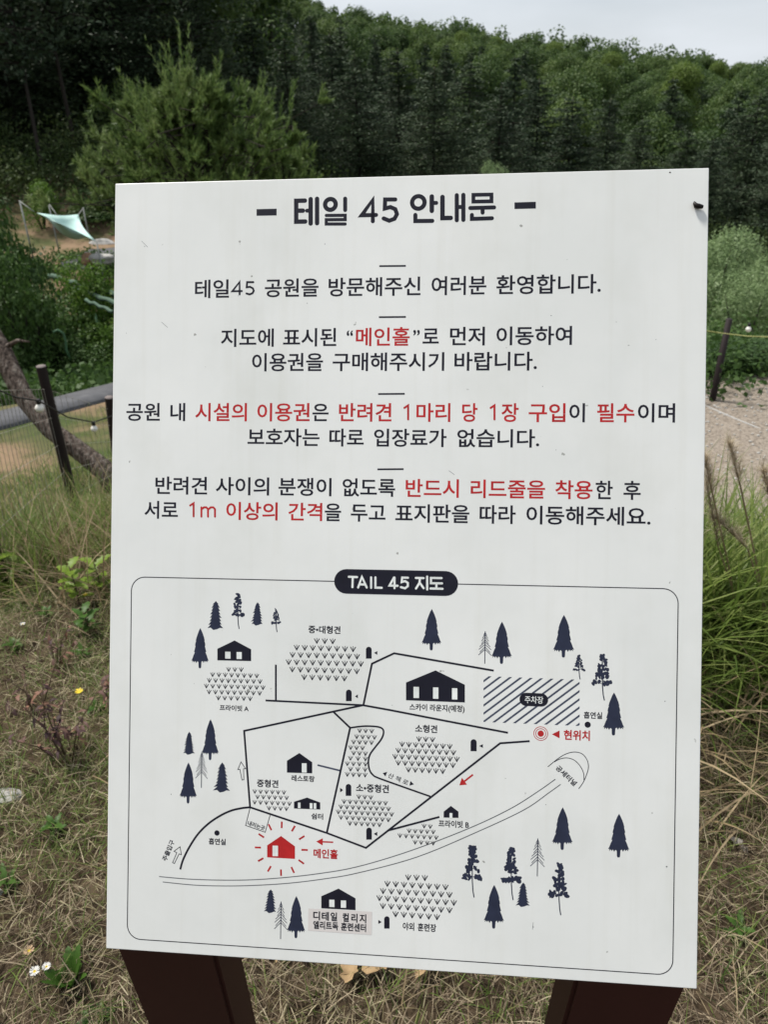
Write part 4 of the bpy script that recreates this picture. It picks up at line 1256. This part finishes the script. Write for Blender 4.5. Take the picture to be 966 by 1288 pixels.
post_m = surf('dark_fence_paint', [(.009, .005, .006), (.020, .012, .012)], 9, .7, .3, .005, vscale=(1, 1, .2))
cut_m = surf('weathered_end_grain', [(.12, .10, .10), (.2, .17, .16)], 30, .9, .3)
wire_m = surf('dull_wire', [(.20, .19, .17), (.34, .32, .28)], 30, .6, 0)
FPOS = []
fence = empty('mesh_fence'); 
for top, bot, rad in (((-62, 440, 2.25), (4, 745, 2.35), .024), ((51, 461, 3.35), (93, 635, 4.0), .027), ((137, 500, 4.3), (150, 600, 4.4), .028), ((205, 470, 5.3), (225, 560, 5.4), .028)):
    B_2 = hitT(bot[0], bot[1]) if bot[2] < 3 else place(*bot)
    A_ = place(top[0], top[1], math.hypot(B_2.x, B_2.y)-.05); FPOS.append((A_, B_2, rad))
fence.location = (FPOS[1][1].x, FPOS[1][1].y, Tz(FPOS[1][1].x, FPOS[1][1].y))
tag(fence, 'wire mesh fence on dark slanting round posts to the left of the sign', 'fence')
for A_, B_2, rad in FPOS:
    d = (B_2-A_).normalized(); E_ = B_2+d*.4
    a = Acc(); a.tube([tuple(A_-fence.location), tuple(A_.lerp(E_, .5)-fence.location), tuple(E_-fence.location)], [rad*.9, rad, rad*1.03], 14, cap=False)
    V_, F_ = tube([tuple(A_-d*.003-fence.location), tuple(A_+d*.004-fence.location)], [rad*.86, rad*.9], 14); a.add(V_, F_, 1)
    link('post', a.mesh('post', [post_m, cut_m], True), fence)
wa = Acc()
for i in range(3):
    (A0, B0, _), (A1, B1_, _) = FPOS[i], FPOS[i+1]
    a0, a1 = A0.lerp(B0, .15), A1.lerp(B1_, .15); b0, b1 = B0+(B0-A0)*.12, B1_+(B1_-A1)*.12
    if i == 0: a0 = A0.lerp(B0, .15)
    nw = int((a1-a0).length/.05)
    for j in range(nw+1):
        p, q_ = a0.lerp(a1, j/nw), b0.lerp(b1, j/nw)
        wa.tube([tuple(p-fence.location), tuple(q_-fence.location)], .0011, 3, cap=False)
    for j in range(6):
        p, q_ = a0.lerp(b0, j/5), a1.lerp(b1, j/5)
        wa.tube([tuple(p-fence.location), tuple(q_-fence.location)], .0010, 3, cap=False)
tag(link('wire_mesh', wa.mesh('wire_mesh', [wire_m]), fence), kind='stuff')

bulb_m, nt, b = new_mat('white_bulb_glass'); b.inputs['Base Color'].default_value = (.75, .73, .68, 1); b.inputs['Roughness'].default_value = .25
sock_m = surf('black_rubber', [(.012, .012, .014), (.02, .02, .022)], 20, .6, 0)
def lathe(prof, seg=16):
    V = []; Q = []
    for r0, z0 in prof:
        for k in range(seg): V.append((r0*math.cos(2*math.pi*k/seg), r0*math.sin(2*math.pi*k/seg), z0))
    for i in range(len(prof)-1):
        for k in range(seg): Q.append((i*seg+k, i*seg+(k+1) % seg, (i+1)*seg+(k+1) % seg, (i+1)*seg+k))
    return np.array(V), np.array(Q)
def bulb(px, py, dist, size, lab, tilt):
    q_ = place(px, py, dist)
    e = empty('festoon_bulb', tuple(q_)); e.scale = (size,)*3; e.rotation_euler = tilt
    tag(e, lab, 'light bulb')
    link('glass', mesh_np('glass', *lathe([(.001, -.5), (.2, -.47), (.38, -.34), (.48, -.14), (.49, .02), (.42, .2), (.3, .36), (.22, .48), (.2, .55)]), bulb_m, smooth=True), e)
    link('socket', mesh_np('socket', *lathe([(.22, .5), (.25, .52), (.25, .95), (.18, 1.05), (.06, 1.1), (.001, 1.1)]), sock_m, smooth=True), e)
bulb(49, 513, 3.5, .040, 'white festoon bulb hanging just left of the tall slanting fence post', (.1, .15, 0))
bulb(118, 539, 4.1, .038, 'white festoon bulb hanging between the slanting fence post and the sign', (.05, .1, 0))
bulb(942, 414, 7.4, .05, 'small white festoon bulb on the line to the right of the sign', (0, 0, 0))
def cord(name, lab, pts_, rad, mat, cat='cord'):
    P_ = [place(*p) for p in pts_]; a = Acc(); a.tube([tuple(p-P_[0]) for p in P_], rad, 5, cap=False)
    return tag(link(name, a.mesh(name, [mat], True), None, tuple(P_[0])), lab, cat)
cord('light_cord', 'thin black cord carrying the bulbs along the wire fence', ((-30, 480, 3.0), (20, 500, 3.3), (48, 504, 3.5), (85, 525, 3.8), (117, 531, 4.1), (150, 520, 4.3)), .0035, sock_m)
yel = surf('yellow_line', [(.28, .28, .10), (.38, .37, .14)], 30, .6, 0)
cord('rope', 'thin yellow line strung past the fence post on the right', ((870, 413, 7.6), (908, 419, 7.8), (942, 423, 7.7), (1010, 425, 7.4)), .004, yel, 'rope')
grey_rope = surf('grey_rope', [(.3, .3, .29), (.42, .41, .40)], 60, .9, .3)
P_ = [hitT(*p) for p in ((880, 512), (905, 523), (925, 532), (945, 540), (966, 549), (1010, 562))]
a = Acc(); a.tube([(p.x-P_[0].x, p.y-P_[0].y, p.z-P_[0].z+.04) for p in P_], .009, 6)
tag(link('rope', a.mesh('rope', [grey_rope], True), None, tuple(P_[0])), 'pale grey rope lying slantwise across the gravel ground on the right', 'rope')
gp = np.random.default_rng(91); a = Acc()
bmp_ = bmesh.new(); bmesh.ops.create_icosphere(bmp_, subdivisions=1, radius=1)
pv = np.array([tuple(v.co) for v in bmp_.verts]); pf = np.array([[v.index for v in f.verts] for f in bmp_.faces]); bmp_.free()
for i in range(1500):
    x, y = gp.uniform(1.4, 5.5), gp.uniform(4, 8.1); s_ = gp.uniform(.008, .022)*(1 if gp.random() < .95 else 2)
    s_ *= .7; a.add(pv*np.array([s_*gp.uniform(.8, 1.4), s_*gp.uniform(.8, 1.3), s_*.7])+np.array([x, y, Tz(x, y)+.034]), pf)
tag(link('pebbles', a.mesh('pebbles', [pale_m])), 'loose pale pebbles scattered over the gravel ground', 'pebbles', kind='stuff')
# right-hand fence post
A_, B_2 = place(918, 401, 8.1), place(899, 492, 8.1)
a = Acc(); ext = (B_2-A_)*max(.1, (B_2.z-Tz(B_2.x, B_2.y)+.1)/abs(A_.z-B_2.z))
a.tube([tuple(A_-B_2), (0, 0, 0), tuple(ext)], [.030, .034, .034], 10)
tag(link('fence_post', a.mesh('fence_post', [post_m], True), None, tuple(B_2)), 'dark slanting fence post at the back of the gravel ground on the right', 'fence post')

# right side shrubs and pale willows
WL = [shrub(430+i, 3.0, 3.2, 15000, .085, L_WILLOW, .32, core=.8, lobes=15) for i in range(2)]
for px, pytop, dist, pr_, ws, lab in ((905, 292, 19, WL[0], .95, 'pale green willow-like shrub right beside the upper right edge of the sign'), (955, 340, 16.5, WL[1], .8, 'pale green feathery shrub at the right edge of the picture'),
        (1010, 300, 18, WL[0], 1.0, 'pale green willow-like shrub just beyond the right edge'), (860, 330, 18, WL[1], .8, 'pale shrub hidden behind the right edge of the sign'),
        (932, 440, 9.4, SH[0], .65, 'low green shrub behind the bulb at the back of the gravel'), (965, 420, 10.5, SH[1], .8, 'green bush at the right edge behind the gravel'), (893, 446, 9.0, SH[1], .5, 'low green bush at the foot of the right fence post'),
        (625, 205, 33, WL[0], .55, 'pale bluish-green bush peeping over the top edge of the sign')):
    q_ = place(px, pytop, dist); zg = Tz(q_.x, q_.y); h_ = max(.4, q_.z-zg)
    thing2('shrub', lab, 'shrub', (q_.x, q_.y, zg-.05), pr_, None, gg.random()*6.28, (ws, ws, h_/(1.85 if pr_ in SH else 2.95)))

# ------------------------------------------------------------------ near ground
G_DRY = leaf_mat('dry_grass', [(.05, .04, .02), (.15, .125, .06), (.29, .25, .15), (.44, .38, .26), (.10, .13, .04)], .25, .7, 5.0, .3, pos=[0, .28, .5, .76, .92])
G_BROWN = leaf_mat('brown_litter_grass', [(.025, .018, .012), (.09, .065, .042), (.20, .155, .105), (.34, .275, .19), (.07, .08, .03)], .2, .8, 3.0, .2, pos=[0, .3, .6, .85, 1])
G_GREEN = leaf_mat('green_grass', [(.035, .065, .014), (.08, .13, .025), (.14, .20, .045), (.26, .26, .10)], .35, .55, 2.0, .3)
G_REED = leaf_mat('reed_leaves', [(.045, .08, .018), (.10, .155, .03), (.165, .225, .05), (.27, .30, .11)], .4, .45, 1.5, .3)
G_STRAW = leaf_mat('straw_stalks', [(.10, .07, .04), (.24, .18, .10), (.38, .30, .19)], .25, .6, 2.0, .2)

def near_grass(name, label, n_, region, lenr, widr, mat, lean=(.6, 1.5), curl=(.0, .9), segs=2, hmin=0., seed=1, dens=None, cat='grass', clump=None):
    g = np.random.default_rng(seed)
    if clump:
        cn, cs = clump
        c_ = np.stack([g.uniform(region[0], region[1], cn), g.uniform(region[2], region[3], cn)], 1)
        k = g.integers(0, cn, n_); xy = c_[k]+g.normal(size=(n_, 2))*cs
    else:
        xy = np.stack([g.uniform(region[0], region[1], n_), g.uniform(region[2], region[3], n_)], 1)
    if dens is not None:
        keep = g.random(len(xy)) < dens(xy[:, 0], xy[:, 1]); xy = xy[keep]
    m = len(xy)
    z = T(xy[:, 0], xy[:, 1])+g.random(m)*hmin
    B = np.stack([xy[:, 0], xy[:, 1], z], 1)
    V, Q = blades(B, g.uniform(*lenr, m), g.uniform(*widr, m), g.random(m)*6.283, g.uniform(*lean, m), g.uniform(*curl, m), segs, g, roll=g.normal(size=m)*.4)
    return tag(link(name, mesh_np(name, V, Q, mat)), label, cat, kind='stuff')
def nz_(x, y, s, sd): return np.clip(.5+.5*vnoise(x, y, s, sd), 0, 1)
RG = (-2.3, 2.3, .3, 3.1)
near_grass('dry_grass', 'matted dry grass covering the bank round the sign', 95000, RG, (.025, .075), (.0012, .0026), G_DRY, (.5, 1.75), (-.6, 1.3), 3, .03, 1, lambda x, y: np.where(x < 0, .55+.45*nz_(x, y, 4, 2), .35))
near_grass('dead_grass', 'tangled dead brown grass and litter under the sign', 75000, RG, (.03, .10), (.0012, .003), G_BROWN, (.6, 1.8), (-.9, 1.4), 3, .03, 2, lambda x, y: np.where((np.abs(x) < .38) | (x > 0) | (y < 1.05), 1., .25))
near_grass('green_grass', 'short green grass growing through the dry mat', 90000, RG, (.03, .11), (.0012, .0028), G_GREEN, (.2, 1.4), (.1, 1.3), 3, .0, 3, lambda x, y: np.where(nz_(x, y, 4.1, 9) > .50, .9, .25)*np.where(x > .3, .6, 1))
near_grass('straw', 'long loose straw stalks lying on the ground', 2400, RG, (.05, .22), (.0014, .0036), G_STRAW, (.9, 1.65), (-.8, 1.2), 4, .06, 4, lambda x, y: np.where(x > 0, .7, .22))
near_grass('straw', 'broad dead reed leaves heaped right of the sign', 700, (.55, 1.9, 1.28, 1.9), (.10, .34), (.0025, .007), G_STRAW, (.6, 1.5), (.3, 1.7), 5, .12, 5)
# tall green reed grass on the right
near_grass('green_grass', 'loose taller green blades scattered over the dry bank', 3200, (-2.2, 2.2, .8, 2.9), (.08, .2), (.0015, .0035), G_GREEN, (.1, 1.0), (.3, 1.4), 4, .0, 15)
near_grass('straw', 'arching dead reed leaves at the foot of the green reed grass', 260, (.5, 1.8, 1.15, 1.75), (.18, .38), (.003, .006), G_STRAW, (.3, 1.1), (.9, 2.0), 7, .0, 16)
near_grass('reed_grass', 'tall green reed grass standing to the right of the sign', 8500, (.7, 2.3, 1.62, 2.75), (.25, .66), (.005, .013), G_REED, (.05, .75), (.2, 1.2), 5, .0, 6, None, 'grass', (80, .07))
near_grass('reed_grass', 'thin green blades in front of the tall reed grass on the right', 8000, (.65, 2.2, 1.5, 2.7), (.12, .38), (.002, .005), G_REED, (.05, .9), (.2, 1.0), 4, .0, 7)
near_grass('tall_grass', 'tall soft green grass along the foot of the wire fence', 9000, (-2.6, -.55, 2.25, 3.35), (.16, .46), (.002, .006), G_REED, (.05, .8), (.2, 1.1), 4, .0, 8, lambda x, y: np.where(y > 2.5-.12*x*0, 1, .35), 'grass', (60, .10))
near_grass('tall_grass', 'dry yellowing blades mixed in the grass at the fence', 3500, (-2.6, -.55, 2.3, 3.3), (.15, .5), (.002, .007), G_STRAW, (.1, 1.2), (.2, 1.0), 4, .0, 9, None, 'grass', (50, .1))
near_grass('tall_grass', 'green grass on the earth slope beyond the wire fence', 60000, (-9, 1.3, 3.0, 11.5), (.08, .3), (.004, .01), G_GREEN, (.1, 1.0), (.2, 1.0), 2, .0, 10, lambda x, y: np.where(nz_(x, y, 1.6, 21) > .56, 1, .06)*(np.hypot(x, y) < 8.5), 'grass')
near_grass('green_grass', 'clumps of grass along the rim of the gravel ground', 9000, (1.2, 4, 2.7, 4.6), (.12, .4), (.004, .010), G_REED, (.1, .9), (.2, 1.0), 3, .0, 12, None, 'grass')

# ------------------------------------------------------------------ small plants and finds close to the sign
def leaf_shape(L, W, teeth, base, d, up, curl=.3, fold=.25):
    """one toothed leaf with a midrib fold"""
    d = Vector(d).normalized(); s = d.cross(Vector(up)).normalized(); nrm = s.cross(d)
    n_ = teeth*2+2; mid, lf, rt = [], [], []
    for i in range(n_+1):
        t = i/n_; w_ = W*math.sin(math.pi*min(1, t*.92+.05))**.8*(1 if i % 2 else .62)
        c_ = Vector(base)+d*L*t-Vector((0, 0, 1))*curl*L*t*t
        mid.append(c_); lf.append(c_+s*w_+nrm*w_*fold); rt.append(c_-s*w_+nrm*w_*fold)
    V = [tuple(p) for p in mid+lf+rt]; m = n_+1
    Q = [(i, i+1, m+i+1, m+i) for i in range(n_)]+[(i+1, i, 2*m+i, 2*m+i+1) for i in range(n_)]
    return np.array(V), np.array(Q)
gl = np.random.default_rng(77)
M_HERB = leaf_mat('fresh_herb_leaves', [(.03, .07, .012), (.055, .12, .02), (.09, .17, .03)], .4, .45, 20, .3)
M_YHERB = leaf_mat('yellow_green_leaves', [(.10, .17, .02), (.17, .26, .03), (.24, .33, .05)], .4, .45, 12, .3)
M_PURP = leaf_mat('purple_brown_leaves', [(.035, .02, .022), (.075, .04, .04), (.16, .09, .07), (.32, .17, .11)], .25, .6, 9, .15)
M_DEAD = surf('dead_leaf', [(.12, .075, .035), (.28, .19, .10), (.40, .30, .17)], 45, .8, .5, .002)
M_HUSK = surf('grey_husk', [(.13, .115, .10), (.26, .24, .215)], 60, .9, .6, .003)
M_STEM = surf('plant_stem', [(.05, .035, .02), (.12, .085, .05)], 60, .8, 0)
def herb(px, py, n_, L, W, mat, lab, teeth=4, rise=.8, spread=.5, stem=.0, name='leafy_plant'):
    b_ = hitT(px, py)
    e = empty(name, tuple(b_)); tag(e, lab, 'plant')
    if stem:
        a = Acc(); a.tube([(0, 0, -.02), (.004, .002, stem*.5), (0, 0, stem)], [.003, .0025, .0015], 6); link('stem', a.mesh('stem', [M_STEM], True), e)
    for i in range(n_):
        an = i*2.399+gl.random()*.5; hz = stem*(.25+.75*i/n_)
        d = (math.cos(an)*spread, math.sin(an)*spread, rise*gl.uniform(.6, 1.2))
        V, Q = leaf_shape(L*gl.uniform(.7, 1.15), W*gl.uniform(.8, 1.15), teeth, (0, 0, hz), d, (0, 0, 1.0001) if abs(d[0]) > 1e-3 else (1, 0, 0), gl.uniform(.1, .45))
        link('leaf', mesh_np('leaf', V, Q, mat, smooth=False), e)
    return e
herb(91, 1243, 13, .105, .016, M_HERB, 'bright green leafy weed below the lower left corner of the sign', 5, 1.0, .35)
herb(120, 1282, 7, .04, .010, M_HERB, 'small dark green weed at the foot of the left post', 3, .5, .7)
for px, py, n_, L, W, st_, lab in ((8, 752, 16, .085, .026, .20, 'yellow-green leafy plant at the foot of the nearest dark fence post'), (24, 745, 12, .075, .024, .14, 'yellow-green leafy plant right of the nearest dark fence post'),
        (100, 765, 12, .075, .022, .18, 'yellow-green leafy plant in the tall grass between the fence and the sign'), (128, 752, 10, .07, .022, .16, 'yellow-green leafy plant close to the left edge of the sign at the tall grass'), (112, 800, 12, .055, .014, .10, 'green weed growing in the dry grass left of the sign, below the tall grass')):
    herb(px, py, n_, L, W, M_YHERB if '800' not in str(py) else M_HERB, lab, 3, .45, .8, st_)
for px, py, lab in ((105, 830, 'small green weed beside the purple-brown seedling on the left'), (20, 820, 'small green weed at the left edge in the pale dry grass'), (70, 1050, 'low green weed in the matted grass left of the map'), (125, 900, 'low green weed near the left edge of the sign'),
                    (60, 780, 'green weed in front of the tall grass at the wire fence'), (12, 1120, 'low green weed at the lower left edge of the picture'), (925, 1180, 'low green weed among dry straw right of the sign')):
    herb(px, py, 8, .045, .009, M_HERB, lab, 3, .6, .7, .04)
def herb_branchy(px, py, tips, lab, nleaf=9, dist=None):
    b_ = hitT(px, py); dist = math.hypot(b_.x, b_.y)
    e = empty('dry_seedling', tuple(b_)); tag(e, lab, 'plant')
    a = Acc(); lv = Acc()
    for tx, ty in tips:
        q_ = place(tx, ty, dist+gl.uniform(-.08, .08))-b_
        m_ = q_*.5+Vector((gl.normal()*.02, gl.normal()*.02, .012))
        a.tube([(0, 0, -.02), tuple(m_), tuple(q_)], [.0026, .0019, .001], 5)
        for k in range(nleaf):
            t = .35+.65*gl.random(); p = (m_*t*2 if t < .5 else m_.lerp(q_, t*2-1))
            d = gl.normal(size=3)*np.array([1, 1, .6])
            V, Q = leaf_shape(gl.uniform(.016, .03), gl.uniform(.004, .007), 2, tuple(p), d, (0.01, 0, 1), .5)
            lv.add(V, Q)
    link('stems', a.mesh('stems', [M_STEM], True), e); tag(link('foliage', lv.mesh('foliage', [M_PURP]), e), kind='stuff')
herb_branchy(87, 962, ((48, 868), (60, 880), (66, 905), (105, 905), (134, 852), (20, 880), (10, 930), (52, 850), (80, 880)), 'dry purple-brown branched seedling standing in the grass left of the sign', 11)
herb_branchy(140, 905, ((132, 850), (128, 868), (138, 840)), 'thin reddish seedling right against the left edge of the sign', 6)
herb_branchy(45, 905, ((10, 880), (28, 838), (70, 830), (0, 850)), 'loose brown seedling at the left edge above the branched one', 8)
herb_branchy(70, 850, ((60, 790), (88, 782), (95, 805), (50, 805)), 'faded brown seedling in the pale grass above the branched one', 7)
# flowers
M_PET = surf('white_petals', [(.40, .40, .38), (.6, .6, .57)], 60, .6, 0); M_YC = surf('yellow_petals', [(.6, .42, .02), (.75, .58, .04)], 60, .6, 0); M_OC = surf('faded_petals', [(.30, .19, .10), (.42, .31, .2)], 60, .7, 0)
def flower(px, py, r_, pm, cm, lab, hgt=.07):
    g0 = hitT(px+2, py+22*1.0); dist = math.hypot(g0.x, g0.y); q_ = place(px, py, dist); b_ = Vector((q_.x, q_.y, Tz(q_.x, q_.y)))
    e = empty('flower', tuple(b_)); tag(e, lab, 'flower'); hz = max(.03, q_.z-b_.z)
    a = Acc(); a.tube([(0, 0, -.01), (.006, .004, hz*.5), (0, 0, hz)], .0011, 5); link('stem', a.mesh('stem', [M_STEM], True), e)
    a = Acc()
    for i in range(18):
        an = 6.283*i/18+gl.normal()*.08; d = np.array([math.cos(an), math.sin(an), gl.uniform(.1, .5)]); s_ = np.array([-math.sin(an), math.cos(an), 0])
        p = np.array([0, 0, hz]); a.add(np.array([p+d*r_*.25-s_*r_*.05, p+d*r_*.8-s_*r_*.11, p+d*r_, p+d*r_*.8+s_*r_*.11, p+d*r_*.25+s_*r_*.05]), np.array([(0, 1, 2, 3, 4)]))
    tag(link('petals', a.mesh('petals', [pm]), e), kind='stuff')
    V, Q = lathe([(.001, r_*.16), (r_*.2, r_*.12), (r_*.34, 0), (r_*.2, -r_*.1), (.001, -r_*.14)], 10); V[:, 2] += hz; link('flower_centre', mesh_np('flower_centre', V, Q, cm, smooth=True), e)
flower(36, 1196, .011, M_OC, M_YC, 'faded orange-white daisy, highest of the three at the lower left')
flower(43, 1222, .011, M_PET, M_YC, 'white daisy, lowest left of the three at the lower left')
flower(58, 1216, .009, M_PET, M_YC, 'white daisy with a big yellow centre, right one of the three at the lower left')
flower(99, 870, .012, M_YC, M_YC, 'small yellow flower left of the sign above the branched seedling')
flower(28, 785, .009, M_PET, M_YC, 'tiny white flower in the pale grass at the left')
flower(107, 748, .009, M_YC, M_YC, 'tiny yellow flower at the foot of the tall grass by the fence')
# stones
for px, py, s_, m, lab in ((8, 1004, (.04, .03, .02), pale_m, 'white stone in the grass at the left edge of the picture'), (20, 988, (.022, .018, .012), pale_m, 'small white stone just above the bigger one at the left edge'), (-6, 1130, (.03, .02, .015), pale_m, 'pale stone cut by the left edge of the picture')):
    q_ = hitT(px, py); tag(link('stone', rock(int(px)+40, s_, m, 2), None, (q_.x, q_.y, q_.z+.002)), lab, 'stone')
# dead leaves under the sign
for px, py, L, W, an, lab in ((522, 1243, .085, .020, .75, 'long curled tan leaf lying under the middle of the sign'), (455, 1236, .06, .022, .3, 'ragged yellow-brown dead leaf left of the curled one under the sign'), (488, 1222, .06, .02, 2.0, 'dead leaf right at the lower edge of the sign'), (436, 1250, .045, .018, 1.2, 'small crumpled dead leaf lowest under the sign'),
        (350, 1225, .05, .012, 1.5, 'narrow rusty dead leaf next to the left post'), (937, 1080, .05, .012, 2.0, 'pale grey papery husk in the straw right of the sign'), (385, 1215, .04, .012, 2.3, 'brown dead leaf between the posts near the sign edge')):
    q_ = hitT(px, py)
    V, Q = leaf_shape(L, W, 2, (0, 0, .02), (math.cos(an), math.sin(an), .15), (0, 0, 1), .15, .55); V = V+gl.normal(size=V.shape)*.0022
    tag(link('dead_leaf', mesh_np('dead_leaf', V, Q, M_DEAD if 'grey' not in lab else M_HUSK), None, (q_.x, q_.y, q_.z+(.02 if 'grey' not in lab else .0))), lab, 'leaf')
# feathery reed plumes on dry stems, right of the sign
M_PLUME = leaf_mat('reed_plume', [(.26, .20, .13), (.46, .38, .27), (.62, .54, .41)], .45, .7, 8, .2)
PL = (((906, 960), (897, 622), (886, 572), 'leftmost tall feathery reed plume beside the right edge of the sign'), ((945, 950), (932, 612), (917, 556), 'tall feathery reed plume in the middle of the gap right of the sign'),
      ((908, 1000), (904, 688), (889, 606), 'lower feathery reed plume touching the edge of the sign'), ((938, 1010), (941, 690), (900, 652), 'bent reed plume bowing left over the green grass'), ((985, 960), (972, 640), (960, 590), 'reed plume cut by the right edge of the picture'))
for i, (bs, mid, tip, lab) in enumerate(PL):
    b_ = hitT(*bs); dist = max(2.05, math.hypot(b_.x, b_.y)); q_ = place(mid[0], mid[1], dist); t_ = place(tip[0], tip[1], dist+.02)
    b_ = Vector((place(bs[0], bs[1], dist).x, place(bs[0], bs[1], dist).y, 0)); b_.z = Tz(b_.x, b_.y)
    e = empty('reed_plume', tuple(b_)); tag(e, lab, 'reed', 'feathery reed plumes right of the sign')
    o1, o2 = q_-b_, t_-b_; a = Acc()
    a.tube([(0, 0, -.05), tuple(o1*.5+Vector((.01, 0, 0))), tuple(o1), tuple(o1.lerp(o2, .6)), tuple(o2)], [.0034, .003, .0022, .0012, .0006], 6)
    link('stem', a.mesh('stem', [G_STRAW], True), e)
    m = 300; t = gl.random(m)**.8; B = np.array(o1)+(np.array(o2)-np.array(o1))*t[:, None]; dirn = np.array((o2-o1).normalized())
    az_ = math.atan2(dirn[1], dirn[0]+1e-6)
    V, Q = blades(B, gl.uniform(.03, .075, m)*(1.1-.5*t), np.full(m, .0016), az_+gl.normal(size=m)*1.6, gl.uniform(.1, .9, m), gl.uniform(.3, 1.5, m), 3, gl)
    tag(link('plume', mesh_np('plume', V, Q, M_PLUME), e), kind='stuff')
